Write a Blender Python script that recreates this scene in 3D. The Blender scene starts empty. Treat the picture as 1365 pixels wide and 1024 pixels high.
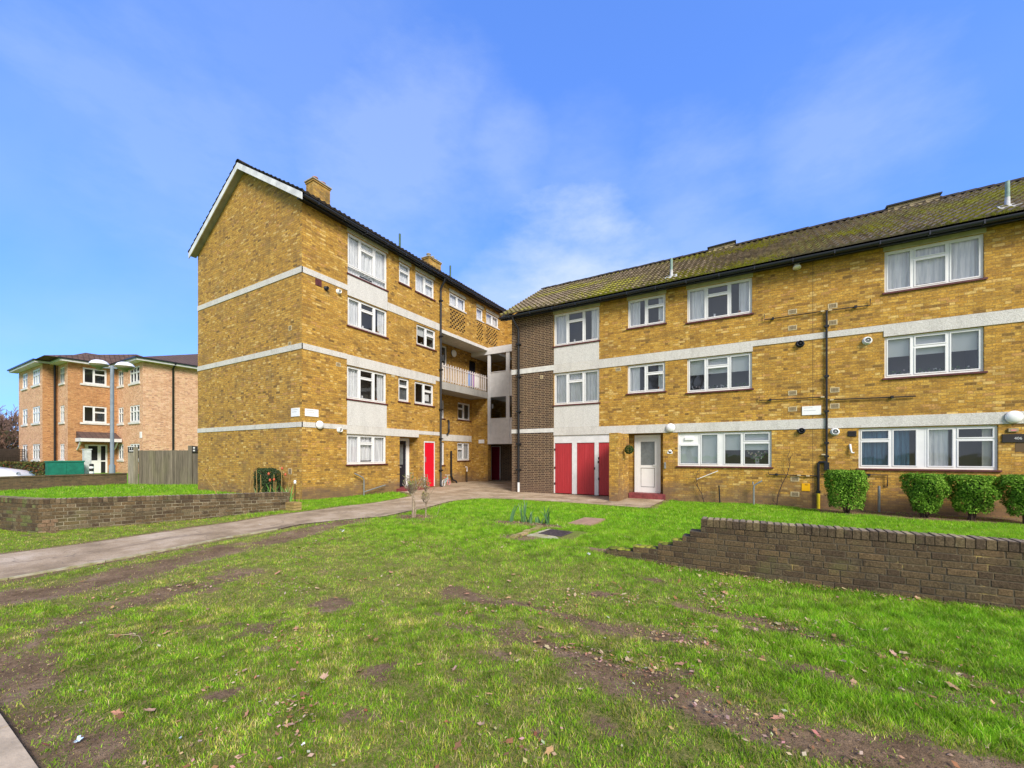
import bpy, bmesh, math, random
import numpy as np
from mathutils import Vector, Matrix, geometry
random.seed(7); rng = np.random.default_rng(11)
R = math.radians
sc = bpy.context.scene
col = sc.collection
EYE = 1.55
XA, YB = -12.84, 15.35           # facade planes of the two wings

# ------------------------------------------------------------------ materials
def mat(name):
    m = bpy.data.materials.new(name); m.use_nodes = True
    nt = m.node_tree; nt.nodes.clear()
    out = nt.nodes.new('ShaderNodeOutputMaterial')
    b = nt.nodes.new('ShaderNodeBsdfPrincipled')
    nt.links.new(b.outputs[0], out.inputs[0])
    return m, nt, b
class N:
    """small helper to wire nodes"""
    def __init__(s, nt): s.nt = nt
    def n(s, t, **k):
        x = s.nt.nodes.new(t)
        for a, v in k.items(): setattr(x, a, v)
        return x
    def l(s, a, b): s.nt.links.new(a, b)
    def math(s, op, a, b=None, clamp=False):
        x = s.n('ShaderNodeMath', operation=op, use_clamp=clamp)
        for i, v in enumerate((a, b)):
            if v is None: continue
            if isinstance(v, (int, float)): x.inputs[i].default_value = v
            else: s.l(v, x.inputs[i])
        return x.outputs[0]
    def mix(s, f, a, b, typ='MIX'):
        x = s.n('ShaderNodeMix', data_type='RGBA', blend_type=typ)
        for i, v in ((0, f), (6, a), (7, b)):
            if isinstance(v, (int, float)): x.inputs[i].default_value = v
            elif isinstance(v, tuple): x.inputs[i].default_value = (*v, 1)
            else: s.l(v, x.inputs[i])
        return x.outputs[2]
    def ramp(s, f, stops, mode='LINEAR'):
        x = s.n('ShaderNodeValToRGB'); cr = x.color_ramp; cr.interpolation = mode
        while len(cr.elements) < len(stops): cr.elements.new(0.5)
        for e, (p, c) in zip(cr.elements, stops):
            e.position = p; e.color = (*c, 1) if isinstance(c, tuple) else (c, c, c, 1)
        s.l(f, x.inputs[0]); return x.outputs[0]
    def noise(s, v, scale, detail=3, rough=.5):
        x = s.n('ShaderNodeTexNoise'); x.inputs['Scale'].default_value = scale
        x.inputs['Detail'].default_value = detail; x.inputs['Roughness'].default_value = rough
        if v is not None: s.l(v, x.inputs['Vector'])
        return x.outputs[0]
    def bump(s, h, bsdf, strength=.5, dist=.01):
        x = s.n('ShaderNodeBump'); x.inputs['Strength'].default_value = strength
        x.inputs['Distance'].default_value = dist
        s.l(h, x.inputs['Height']); s.l(x.outputs[0], bsdf.inputs['Normal'])
    def vmul(s, v, vec):
        x = s.n('ShaderNodeVectorMath', operation='MULTIPLY'); s.l(v, x.inputs[0]); x.inputs[1].default_value = vec
        return x.outputs[0]

def brick_mat(name, stops, mortar, stain=(.12,.08,.05), stain_amt=.35, low=0.0, bw=.225, bh=.075, mw=.01, lowz=.9, rough_mort=.25, patchy=.0, patchc=(.2,.1,.05)):
    m, nt, b = mat(name); g = N(nt)
    uv = g.n('ShaderNodeUVMap').outputs[0]
    sep = g.n('ShaderNodeSeparateXYZ'); g.l(uv, sep.inputs[0]); u, v = sep.outputs[0], sep.outputs[1]
    r = g.math('DIVIDE', v, bh); row = g.math('FLOOR', r); fr = g.math('FRACT', r)
    off = g.math('MULTIPLY', g.math('MODULO', g.math('ADD', row, 1000), 2), .5)
    P_ = bw*1.5; uu = g.math('ADD', g.math('DIVIDE', u, P_), off); fu = g.math('FRACT', uu)
    hd = g.math('GREATER_THAN', fu, 2/3); cl = g.math('ADD', g.math('MULTIPLY', g.math('FLOOR', uu), 2), hd)
    cmb = g.n('ShaderNodeCombineXYZ'); g.l(cl, cmb.inputs[0]); g.l(row, cmb.inputs[1])
    wn = g.n('ShaderNodeTexWhiteNoise', noise_dimensions='2D'); g.l(cmb.outputs[0], wn.inputs[0])
    base = g.ramp(wn.outputs[0], stops, 'CONSTANT')
    base = g.mix(.3, base, g.ramp(g.noise(cmb.outputs[0], .23, 2), [(.3, stops[0][1]), (.7, stops[len(stops)//2][1])]))
    fine = g.noise(g.vmul(uv, (22, 50, 1)), 1, 5, .75)
    base = g.mix(.8, base, g.ramp(fine, [(.3, .12), (.5, .52), (.7, .86)]), 'OVERLAY')
    mid = g.noise(g.vmul(uv, (5.5, 16, 1)), 1, 4, .7)
    base = g.mix(.5, base, g.ramp(mid, [(.33, .2), (.5, .5), (.68, .82)]), 'OVERLAY')
    # joints
    mv = g.math('LESS_THAN', g.math('ABSOLUTE', g.math('SUBTRACT', fr, .5)), .5 - mw / bh / 2)
    mu = g.math('GREATER_THAN', g.math('MINIMUM', g.math('MINIMUM', fu, g.math('SUBTRACT', 1, fu)), g.math('ABSOLUTE', g.math('SUBTRACT', fu, 2/3))), mw / P_ / 2)
    isb = g.math('MULTIPLY', mv, mu)
    mo = g.mix(g.noise(g.vmul(uv, (6, 6, 1)), 1, 3), tuple(c * .6 for c in mortar), tuple(min(1, c * 1.3) for c in mortar))
    c = g.mix(isb, mo, base)
    # soot and weather patches, each with its own shape
    big = g.noise(g.vmul(uv, (.9, 1.5, 1)), 1, 5, .65)
    c = g.mix(g.math('MULTIPLY', g.ramp(big, [(.48, 0.), (.72, 1.)]), stain_amt), c, stain)
    sm = g.noise(g.vmul(uv, (2.2, 7, 1)), 1, 4, .7)
    c = g.mix(g.math('MULTIPLY', g.ramp(sm, [(.55, 0.), (.75, 1.)]), stain_amt * .8), c, tuple(x * .8 for x in stain))
    st = g.noise(g.vmul(uv, (7, .45, 1)), 1, 4, .6)
    c = g.mix(g.math('MULTIPLY', g.math('MULTIPLY', g.ramp(st, [(.5, 0.), (.72, 1.)]), g.ramp(big, [(.35, 0.), (.6, 1.)])), stain_amt*.7), c, tuple(x * .7 for x in stain))
    if patchy:
        pm = g.noise(g.vmul(uv, (3.1, 5.0, 1)), 1, 3, .6)
        c = g.mix(g.math('MULTIPLY', g.ramp(pm, [(.6, 0.), (.68, 1.)]), patchy), c, patchc)
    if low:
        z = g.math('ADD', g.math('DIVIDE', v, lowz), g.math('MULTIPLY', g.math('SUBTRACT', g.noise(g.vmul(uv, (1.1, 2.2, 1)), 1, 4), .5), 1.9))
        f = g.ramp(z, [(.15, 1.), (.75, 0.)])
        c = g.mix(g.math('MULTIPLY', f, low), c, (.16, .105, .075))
    g.l(c, b.inputs['Base Color']); b.inputs['Roughness'].default_value = .93
    b.inputs['Specular IOR Level'].default_value = .2
    g.bump(g.math('ADD', g.math('MULTIPLY', isb, .8), g.math('MULTIPLY', fine, .6)), b, .55, .008)
    return m

YS = [(0, (.48,.28,.065)), (.15, (.39,.22,.05)), (.28, (.55,.35,.10)), (.40, (.44,.255,.06)), (.51, (.33,.185,.05)), (.61, (.51,.30,.07)), (.71, (.42,.27,.075)), (.79, (.66,.47,.21)), (.85,(.27,.15,.05)), (.91,(.47,.26,.12)), (.95,(.17,.09,.045)), (.98, (.09,.055,.035))]
YS = [(p, (c[0]*1.05, c[1]*1.0, c[2]*.78)) for p, c in YS]
M = {}
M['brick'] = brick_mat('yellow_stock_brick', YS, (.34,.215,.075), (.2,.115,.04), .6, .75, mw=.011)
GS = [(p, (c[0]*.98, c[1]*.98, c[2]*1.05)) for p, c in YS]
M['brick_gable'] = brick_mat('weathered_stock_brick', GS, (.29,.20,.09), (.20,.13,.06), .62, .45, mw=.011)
M['brick_dark'] = brick_mat('brown_brick', [(0,(.075,.045,.033)),(.3,(.05,.033,.028)),(.55,(.095,.057,.038)),(.8,(.062,.04,.036)),(.93,(.13,.075,.05))], (.44,.33,.20), (.05,.04,.035), .3, .5, mw=.015)
M['brick_orange'] = brick_mat('orange_brick', [(0,(.70,.40,.24)),(.3,(.62,.34,.19)),(.5,(.78,.49,.32)),(.7,(.52,.27,.16)),(.85,(.68,.45,.25)),(.93,(.38,.19,.13))], (.64,.48,.34), (.48,.26,.14), .4, .15, mw=.012)
M['brick_orange_warm'] = brick_mat('amber_brick', [(0,(.52,.26,.11)),(.3,(.45,.22,.09)),(.5,(.58,.31,.14)),(.7,(.38,.18,.08)),(.85,(.53,.30,.13)),(.95,(.27,.13,.07))], (.46,.30,.18), (.28,.13,.05), .35, .15, mw=.01)
M['brick_chimney'] = brick_mat('chimney_brick', YS, (.36,.26,.13), (.14,.10,.05), .8, 0, mw=.012)

def plain(name, c, rough=.6, var=.0, scale=8, metal=0, bump=0, c2=None, spec=.4, obj=False):
    m, nt, b = mat(name); g = N(nt)
    tc = g.n('ShaderNodeTexCoord').outputs['Object']
    if var or c2:
        n_ = g.noise(tc, scale, 5, .65)
        c2 = c2 or tuple(x * (1 - var) for x in c)
        g.l(g.ramp(n_, [(.35, c2), (.62, c)]), b.inputs['Base Color'])
    else: b.inputs['Base Color'].default_value = (*c, 1)
    if bump: g.bump(g.noise(tc, scale * 6, 4, .7), b, bump, .01)
    b.inputs['Roughness'].default_value = rough; b.inputs['Metallic'].default_value = metal
    b.inputs['Specular IOR Level'].default_value = spec
    return m
def concrete(name, c, speck, sc_=60, streak=.3):
    m, nt, b = mat(name); g = N(nt)
    tc = g.n('ShaderNodeTexCoord').outputs['Object']
    vo = g.n('ShaderNodeTexVoronoi'); vo.inputs['Scale'].default_value = sc_; g.l(tc, vo.inputs['Vector'])
    a = g.mix(g.ramp(vo.outputs['Distance'], [(.15, 0.), (.55, 1.)]), c, tuple(x * (1 - speck) for x in c))
    s1 = g.noise(g.vmul(tc, (3, 3, .7)), 1, 5, .7)
    a = g.mix(g.math('MULTIPLY', g.ramp(s1, [(.45, 0.), (.7, 1.)]), streak), a, tuple(x * .45 for x in c))
    s2 = g.noise(tc, 28, 4, .8)
    a = g.mix(.5, a, g.ramp(s2, [(.3, .3), (.7, .75)]), 'OVERLAY')
    g.l(a, b.inputs['Base Color']); b.inputs['Roughness'].default_value = .95
    g.bump(vo.outputs['Distance'], b, .6, .012)
    return m
M['pebble'] = concrete('pebbledash', (.80,.78,.74), .28, 42, .3)
M['band'] = concrete('concrete_band', (.76,.73,.68), .22, 50, .4)
M['bandwhite'] = plain('painted_band', (.72,.71,.68), .7, .22, 5, bump=.2)
M['slabconc'] = concrete('slab_concrete', (.50,.48,.44), .25, 60, .5)
M['soffit'] = plain('soffit', (.42,.38,.33), .9, .25, 2)
M['lintel'] = plain('lintel_paint', (.52,.49,.36), .8, .25, 4, bump=.2)
M['upvc'] = plain('white_frame', (.80,.80,.80), .35, .06, 3)
M['sill'] = plain('red_brown_sill', (.13,.032,.032), .55, .45, 9)
M['step'] = plain('red_step', (.26,.055,.06), .7, .5, 7)
M['whitepaint'] = plain('white_paint', (.74,.73,.73), .6, .14, 4)
M['barge'] = plain('bargeboard_paint', (.80,.80,.80), .6, .3, 3)
M['bargeunder'] = plain('soffit_paint', (.36,.35,.33), .8, .3, 3)
M['blackp'] = plain('black_plastic', (.016,.017,.021), .38, .2, 9)
M['pipeblue'] = plain('dark_gutter', (.02,.024,.036), .35)
M['grey'] = plain('galvanised_steel', (.36,.37,.38), .45, .35, 20, metal=.4)
M['white'] = plain('white_plastic', (.86,.86,.86), .3)
M['lampglobe'] = plain('opal_lamp', (.88,.88,.88), .22)
M['yellow'] = plain('yellow_plastic', (.8,.62,.02), .5)
M['amber'] = plain('amber_sign', (.8,.42,.0), .5)
M['vent'] = plain('pale_airbrick', (.60,.49,.29), .8, .25, 20)
M['ventdark'] = plain('airbrick_holes', (.13,.085,.045), .9)
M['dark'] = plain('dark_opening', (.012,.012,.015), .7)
M['signdark'] = plain('dark_sign', (.022,.018,.018), .5)
M['signtext'] = plain('sign_lettering', (.6,.6,.58), .6)
M['faint'] = plain('faint_lettering', (.40,.41,.44), .6)
M['room'] = plain('room_walls', (.24,.23,.22), .9)
M['terracotta'] = plain('terracotta', (.42,.17,.09), .8, .35, 9)
M['buff'] = plain('buff_pot', (.42,.34,.2), .8, .35, 9)
M['copper'] = plain('verdigris_pipe', (.26,.38,.32), .6, .3, 12)
M['coppergrn'] = plain('dark_green_pipe', (.07,.14,.09), .6, .3, 12)
M['lead'] = plain('lead_flashing', (.55,.56,.55), .6, .3, 14)
M['blackdoor'] = plain('navy_black_door', (.013,.015,.026), .35)
M['rust'] = plain('rusty_cover', (.11,.085,.09), .7, .5, 18, metal=.3, bump=.4)
M['pinkslab'] = plain('pink_slab', (.40,.25,.17), .9, .3, 9, bump=.4)
M['mossconc'] = plain('mossy_concrete', (.47,.43,.31), .95, 0, 7, bump=.6, c2=(.27,.25,.09))
M['teal'] = plain('green_cabinet', (.012,.19,.13), .5, .3, 4)
M['cabwhite'] = plain('white_cabinet', (.66,.68,.65), .6, .3, 6)
M['carwhite'] = plain('white_car_paint', (.82,.83,.84), .2, spec=.6)
M['rubber'] = plain('tyre_rubber', (.02,.02,.02), .8)
M['lampgrey'] = plain('blue_grey_column', (.26,.31,.37), .45, .2, 3)
M['lampmirror'] = plain('lamp_hood', (.34,.30,.20), .4, .2, 8)
M['pinkpl'] = plain('pink_bike_part', (.75,.25,.28), .4)
M['paleblue'] = plain('pale_blue_bike_paint', (.32,.55,.62), .4)
M['towelblue'] = plain('blue_towel', (.05,.22,.68), .9)
M['towelpur'] = plain('lilac_towel', (.42,.22,.5), .9)
M['litter'] = plain('litter_plastic', (.62,.78,.92), .35)
M['twigpale'] = plain('pale_twig', (.50,.40,.24), .9, .3, 30)
M['barkpale'] = plain('pale_bark', (.40,.33,.24), .95, 0, 25, c2=(.19,.13,.09), bump=.5)
M['bark'] = plain('dark_bark', (.085,.055,.04), .95, .4, 20)
M['barkpink'] = plain('far_twigs', (.30,.19,.155), .95, .4, 3)
M['flower'] = plain('orange_red_flower', (.48,.10,.045), .6)
M['stalk'] = plain('dry_stalk', (.42,.27,.09), .9, .4, 20)
M['fencedark'] = plain('dark_lattice_wood', (.05,.035,.026), .9, .3, 5)
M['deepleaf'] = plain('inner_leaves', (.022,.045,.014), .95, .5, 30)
M['cream'] = plain('cream_curtain', (.62,.60,.52), .9)

def picket():
    m, nt, b = mat('pale_pickets'); g = N(nt)
    tc = g.n('ShaderNodeTexCoord').outputs['Object']
    s = g.n('ShaderNodeSeparateXYZ'); g.l(tc, s.inputs[0])
    f = g.math('FLOOR', g.math('MULTIPLY', s.outputs[1], 5))
    wn = g.n('ShaderNodeTexWhiteNoise', noise_dimensions='1D'); g.l(f, wn.inputs['W'])
    g.l(g.ramp(wn.outputs[0], [(0, (.56,.49,.44)), (.5, (.66,.61,.57)), (1, (.50,.42,.38))]), b.inputs['Base Color'])
    b.inputs['Roughness'].default_value = .7
    return m
M['picket'] = picket()

def red(name, base, dark, boards=False):
    m, nt, b = mat(name); g = N(nt)
    tc = g.n('ShaderNodeTexCoord').outputs['Object']
    n_ = g.noise(g.vmul(tc, (4, 4, 1)), 1, 5, .6)
    n2 = g.noise(g.vmul(tc, (14, 14, .8)), 1, 4, .7)
    c = g.mix(g.ramp(n_, [(.35, 0.), (.7, .8)]), base, dark)
    c = g.mix(g.ramp(n2, [(.6, 0.), (.8, .35)]), c, tuple(min(1, x * 1.5 + .08) for x in base))
    g.l(c, b.inputs['Base Color']); b.inputs['Roughness'].default_value = .55
    return m
M['red'] = red('faded_red_paint', (.44,.028,.035), (.36,.022,.028))
M['redbright'] = red('bright_red_paint', (.68,.003,.02), (.62,.003,.018))
M['reddark'] = red('crimson_paint', (.26,.004,.03), (.2,.004,.025))

def tile_mat(name, a, b_, moss, mossamt, dirt):
    m, nt, b = mat(name); g = N(nt)
    uv = g.n('ShaderNodeUVMap').outputs[0]
    sep = g.n('ShaderNodeSeparateXYZ'); g.l(uv, sep.inputs[0])
    fu = g.math('FLOOR', g.math('DIVIDE', sep.outputs[0], .2)); fv = g.math('FLOOR', g.math('DIVIDE', sep.outputs[1], .3))
    cmb = g.n('ShaderNodeCombineXYZ'); g.l(fu, cmb.inputs[0]); g.l(fv, cmb.inputs[1])
    wn = g.n('ShaderNodeTexWhiteNoise', noise_dimensions='2D'); g.l(cmb.outputs[0], wn.inputs[0])
    c = g.mix(wn.outputs[0], a, b_)
    c = g.mix(g.ramp(g.noise(g.vmul(uv, (9, 9, 1)), 1, 4, .7), [(.45, 0.), (.7, .8)]), c, dirt)
    if mossamt:
        big = g.noise(g.vmul(uv, (.33, .5, 1)), 1, 2, .5)
        fine = g.noise(g.vmul(uv, (7, 10, 1)), 1, 5, .72)
        th = g.math('ADD', g.math('MULTIPLY', g.math('SUBTRACT', big, .5), 1.3), fine)
        mm = g.ramp(th, [(.5, 0.), (.62, 1.)])
        mc = g.mix(g.noise(g.vmul(uv, (15, 15, 1)), 1, 3), moss, tuple(x * .45 for x in moss))
        c = g.mix(g.math('MULTIPLY', mm, mossamt), c, mc)
        g.bump(g.math('ADD', mm, fine), b, .7, .02)
    if not mossamt:
        lu = g.math('LESS_THAN', g.math('FRACT', g.math('DIVIDE', sep.outputs[0], .3)), .22); lv = g.math('LESS_THAN', g.math('FRACT', g.math('DIVIDE', sep.outputs[1], .3)), .15)
        c = g.mix(g.math('MULTIPLY', g.math('MAXIMUM', lu, lv), .55), c, tuple(x*.4 for x in dirt))
    g.l(c, b.inputs['Base Color']); b.inputs['Roughness'].default_value = .95
    b.inputs['Specular IOR Level'].default_value = .2
    return m
M['tile'] = tile_mat('mossy_roof_tile', (.33,.26,.175), (.19,.15,.105), (.42,.41,.035), .9, (.075,.06,.04))
M['tiledark'] = tile_mat('dark_roof_tile', (.05,.045,.045), (.075,.06,.055), (.2,.2,.03), 0, (.035,.03,.03))
M['tilebrown'] = tile_mat('brown_roof_tile', (.15,.095,.08), (.11,.075,.065), (.35,.3,.04), 0, (.09,.06,.055))

def glass_mat(name, tint, refl):
    m = bpy.data.materials.new(name); m.use_nodes = True; nt = m.node_tree; nt.nodes.clear(); g = N(nt)
    out = g.n('ShaderNodeOutputMaterial'); tr = g.n('ShaderNodeBsdfTransparent'); gl = g.n('ShaderNodeBsdfGlossy')
    tr.inputs[0].default_value = (*tint, 1); gl.inputs['Roughness'].default_value = .03
    gl.inputs['Color'].default_value = (.9, .93, .97, 1)
    lw = g.n('ShaderNodeLayerWeight'); lw.inputs[0].default_value = .2
    f = g.math('ADD', g.math('MULTIPLY', lw.outputs['Fresnel'], .8), refl*.7, True)
    tc = g.n('ShaderNodeTexCoord').outputs['Object']
    bp = g.n('ShaderNodeBump'); bp.inputs['Strength'].default_value = .06; bp.inputs['Distance'].default_value = .05
    g.l(g.noise(tc, 1.6, 2), bp.inputs['Height']); g.l(bp.outputs[0], gl.inputs['Normal'])
    mx = g.n('ShaderNodeMixShader'); g.l(f, mx.inputs[0]); g.l(tr.outputs[0], mx.inputs[1]); g.l(gl.outputs[0], mx.inputs[2])
    g.l(mx.outputs[0], out.inputs[0]); return m
M['glass'] = glass_mat('window_glass', (.95,.96,.97), .12)
M['glassdark'] = glass_mat('stair_glass', (.6,.6,.62), .10)
M['frost'] = plain('frosted_glass', (.17,.19,.20), .3, .3, 6, spec=.6)
def curtain_mat(name, c, c2):
    m, nt, b = mat(name); g = N(nt)
    tc = g.n('ShaderNodeTexCoord').outputs['Object']
    n_ = g.noise(g.vmul(tc, (22, 22, 1.5)), 1, 3, .6)
    g.l(g.ramp(n_, [(.35, c2), (.65, c)]), b.inputs['Base Color']); b.inputs['Roughness'].default_value = .95
    return m
M['net'] = curtain_mat('net_curtain', (.95,.94,.93), (.68,.68,.70))
M['blind'] = plain('roller_blind', (.72,.74,.74), .9)
M['bluecurt'] = curtain_mat('blue_curtain', (.10,.24,.36), (.04,.11,.18))

def attr_mat(name, attr='col', rough=.6, trans=0.0, spec=.25):
    m, nt, b = mat(name); g = N(nt)
    a = g.n('ShaderNodeAttribute', attribute_name=attr)
    g.l(a.outputs['Color'], b.inputs['Base Color']); b.inputs['Roughness'].default_value = rough
    b.inputs['Specular IOR Level'].default_value = spec
    if trans:
        out = [x for x in nt.nodes if x.type == 'OUTPUT_MATERIAL'][0]
        t = g.n('ShaderNodeBsdfTranslucent'); g.l(a.outputs['Color'], t.inputs[0])
        mx = g.n('ShaderNodeMixShader'); mx.inputs[0].default_value = trans
        g.l(b.outputs[0], mx.inputs[1]); g.l(t.outputs[0], mx.inputs[2]); g.l(mx.outputs[0], out.inputs[0])
    return m
M['blade'] = attr_mat('grass_blades', rough=.55, trans=.42)
M['leafcol'] = attr_mat('leaf_surfaces', rough=.75, trans=.2, spec=.12)
M['brickattr'] = None
def brickattr():
    m, nt, b = mat('old_wall_brick'); g = N(nt)
    a = g.n('ShaderNodeAttribute', attribute_name='col').outputs['Color']
    tc = g.n('ShaderNodeTexCoord').outputs['Object']
    f = g.noise(tc, 45, 5, .75); f2 = g.noise(tc, 5, 5, .7); f3 = g.noise(tc, 2.2, 4, .6)
    c = g.mix(.8, a, g.ramp(f, [(.3, .15), (.7, .85)]), 'OVERLAY')
    c = g.mix(g.ramp(f2, [(.55, 0.), (.7, .65)]), c, (.035,.028,.02))
    c = g.mix(g.ramp(f3, [(.56, 0.), (.7, .45)]), c, (.13,.13,.05))
    c = g.mix(g.ramp(g.noise(tc, 21, 4, .7), [(.63, 0.), (.7, .7)]), c, (.30,.27,.17))
    g.l(c, b.inputs['Base Color']); b.inputs['Roughness'].default_value = .95; b.inputs['Specular IOR Level'].default_value = .15
    g.bump(f, b, .8, .01); return m
M['brickattr'] = brickattr()
def mortar_mat():
    m, nt, b = mat('old_mortar'); g = N(nt)
    tc = g.n('ShaderNodeTexCoord').outputs['Object']
    c = g.ramp(g.noise(tc, 3.2, 5, .7), [(.40, (.06,.048,.032)), (.58, (.11,.086,.052)), (.70, (.40,.29,.09))])
    c = g.mix(g.ramp(g.noise(tc, 30, 3, .7), [(.5, 0.), (.7, .6)]), c, (.06,.05,.035))
    g.l(c, b.inputs['Base Color']); b.inputs['Roughness'].default_value = .95; return m
M['mortar'] = mortar_mat()
M['mortarpale'] = plain('pale_mortar', (.33,.29,.20), .95, 0, 4, c2=(.085,.07,.045))
def wood_mat():
    m, nt, b = mat('weathered_boards'); g = N(nt)
    tc = g.n('ShaderNodeTexCoord').outputs['Object']
    a = g.n('ShaderNodeAttribute', attribute_name='col').outputs['Color']
    n1 = g.noise(g.vmul(tc, (14, 14, .9)), 1, 5, .7)
    c = g.mix(.8, a, g.ramp(n1, [(.3, .2), (.7, .75)]), 'OVERLAY')
    c = g.mix(g.ramp(g.noise(g.vmul(tc, (1.2, 1.2, .5)), 1, 3), [(.5, 0.), (.7, .4)]), c, (.2,.2,.08))
    g.l(c, b.inputs['Base Color']); b.inputs['Roughness'].default_value = .95; return m
M['wood'] = wood_mat()
def path_mat():
    m, nt, b = mat('worn_path'); g = N(nt)
    tc = g.n('ShaderNodeTexCoord').outputs['Object']
    c = g.ramp(g.noise(tc, 1.1, 5, .65), [(.3, (.21,.15,.085)), (.5, (.38,.285,.185)), (.7, (.53,.43,.32))])
    c = g.mix(.75, c, g.ramp(g.noise(tc, 70, 3, .8), [(.3, .28), (.7, .72)]), 'OVERLAY')
    wv = g.noise(g.vmul(tc, (1.6, .5, 1)), 1, 5, .72)
    c = g.mix(g.ramp(wv, [(.56, 0.), (.68, .7)]), c, (.13,.095,.06))
    vo = g.n('ShaderNodeTexVoronoi', feature='DISTANCE_TO_EDGE'); vo.inputs['Scale'].default_value = .55
    wob = g.n('ShaderNodeVectorMath', operation='ADD'); g.l(tc, wob.inputs[0])
    nn = g.n('ShaderNodeTexNoise'); nn.inputs['Scale'].default_value = 2.5; g.l(tc, nn.inputs['Vector']); g.l(nn.outputs['Color'], wob.inputs[1])
    g.l(wob.outputs[0], vo.inputs['Vector'])
    c = g.mix(g.ramp(vo.outputs['Distance'], [(.0, .55), (.012, 0.)]), c, (.10,.08,.06))
    c = g.mix(g.ramp(g.noise(tc, 3.3, 5, .75), [(.62, 0.), (.72, .5)]), c, (.14,.15,.04))
    g.l(c, b.inputs['Base Color']); b.inputs['Roughness'].default_value = .93
    g.bump(g.noise(tc, 60, 4, .8), b, .5, .008); return m
M['path'] = path_mat()
def ground_mat():
    m, nt, b = mat('soil_and_turf'); g = N(nt)
    tc = g.n('ShaderNodeTexCoord').outputs['Object']
    mud = g.n('ShaderNodeAttribute', attribute_name='mud').outputs['Fac']
    n1 = g.noise(tc, 2.5, 5, .7); n2 = g.noise(tc, 30, 5, .75); n3 = g.noise(tc, 130, 3, .8)
    soil = g.ramp(n1, [(.3, (.14,.09,.05)), (.55, (.245,.165,.10)), (.75, (.36,.26,.175))])
    soil = g.mix(.8, soil, g.ramp(n2, [(.3, .22), (.7, .75)]), 'OVERLAY')
    soil = g.mix(.6, soil, g.ramp(n3, [(.3, .2), (.7, .8)]), 'OVERLAY')
    turf = g.ramp(g.math('ADD', g.math('MULTIPLY', n2, .6), g.math('MULTIPLY', n3, .4)), [(.34, (.07,.07,.022)), (.46, (.17,.19,.04)), (.56, (.28,.25,.08)), (.66, (.44,.36,.19))])
    far = g.ramp(g.noise(tc, 9, 4, .7), [(.3, (.10,.25,.01)), (.7, (.19,.40,.02))])
    fm = g.n('ShaderNodeAttribute', attribute_name='lush').outputs['Fac']
    turf = g.mix(fm, turf, far)
    mm = g.math('ADD', mud, g.math('MULTIPLY', g.math('SUBTRACT', n2, .5), .7), True)
    c = g.mix(g.ramp(mm, [(.3, 0.), (.55, 1.)]), turf, soil)
    g.l(c, b.inputs['Base Color']); b.inputs['Roughness'].default_value = .95; b.inputs['Specular IOR Level'].default_value = .15
    g.bump(g.math('ADD', n2, g.math('MULTIPLY', n3, .5)), b, .9, .03); return m
M['ground'] = ground_mat()

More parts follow.
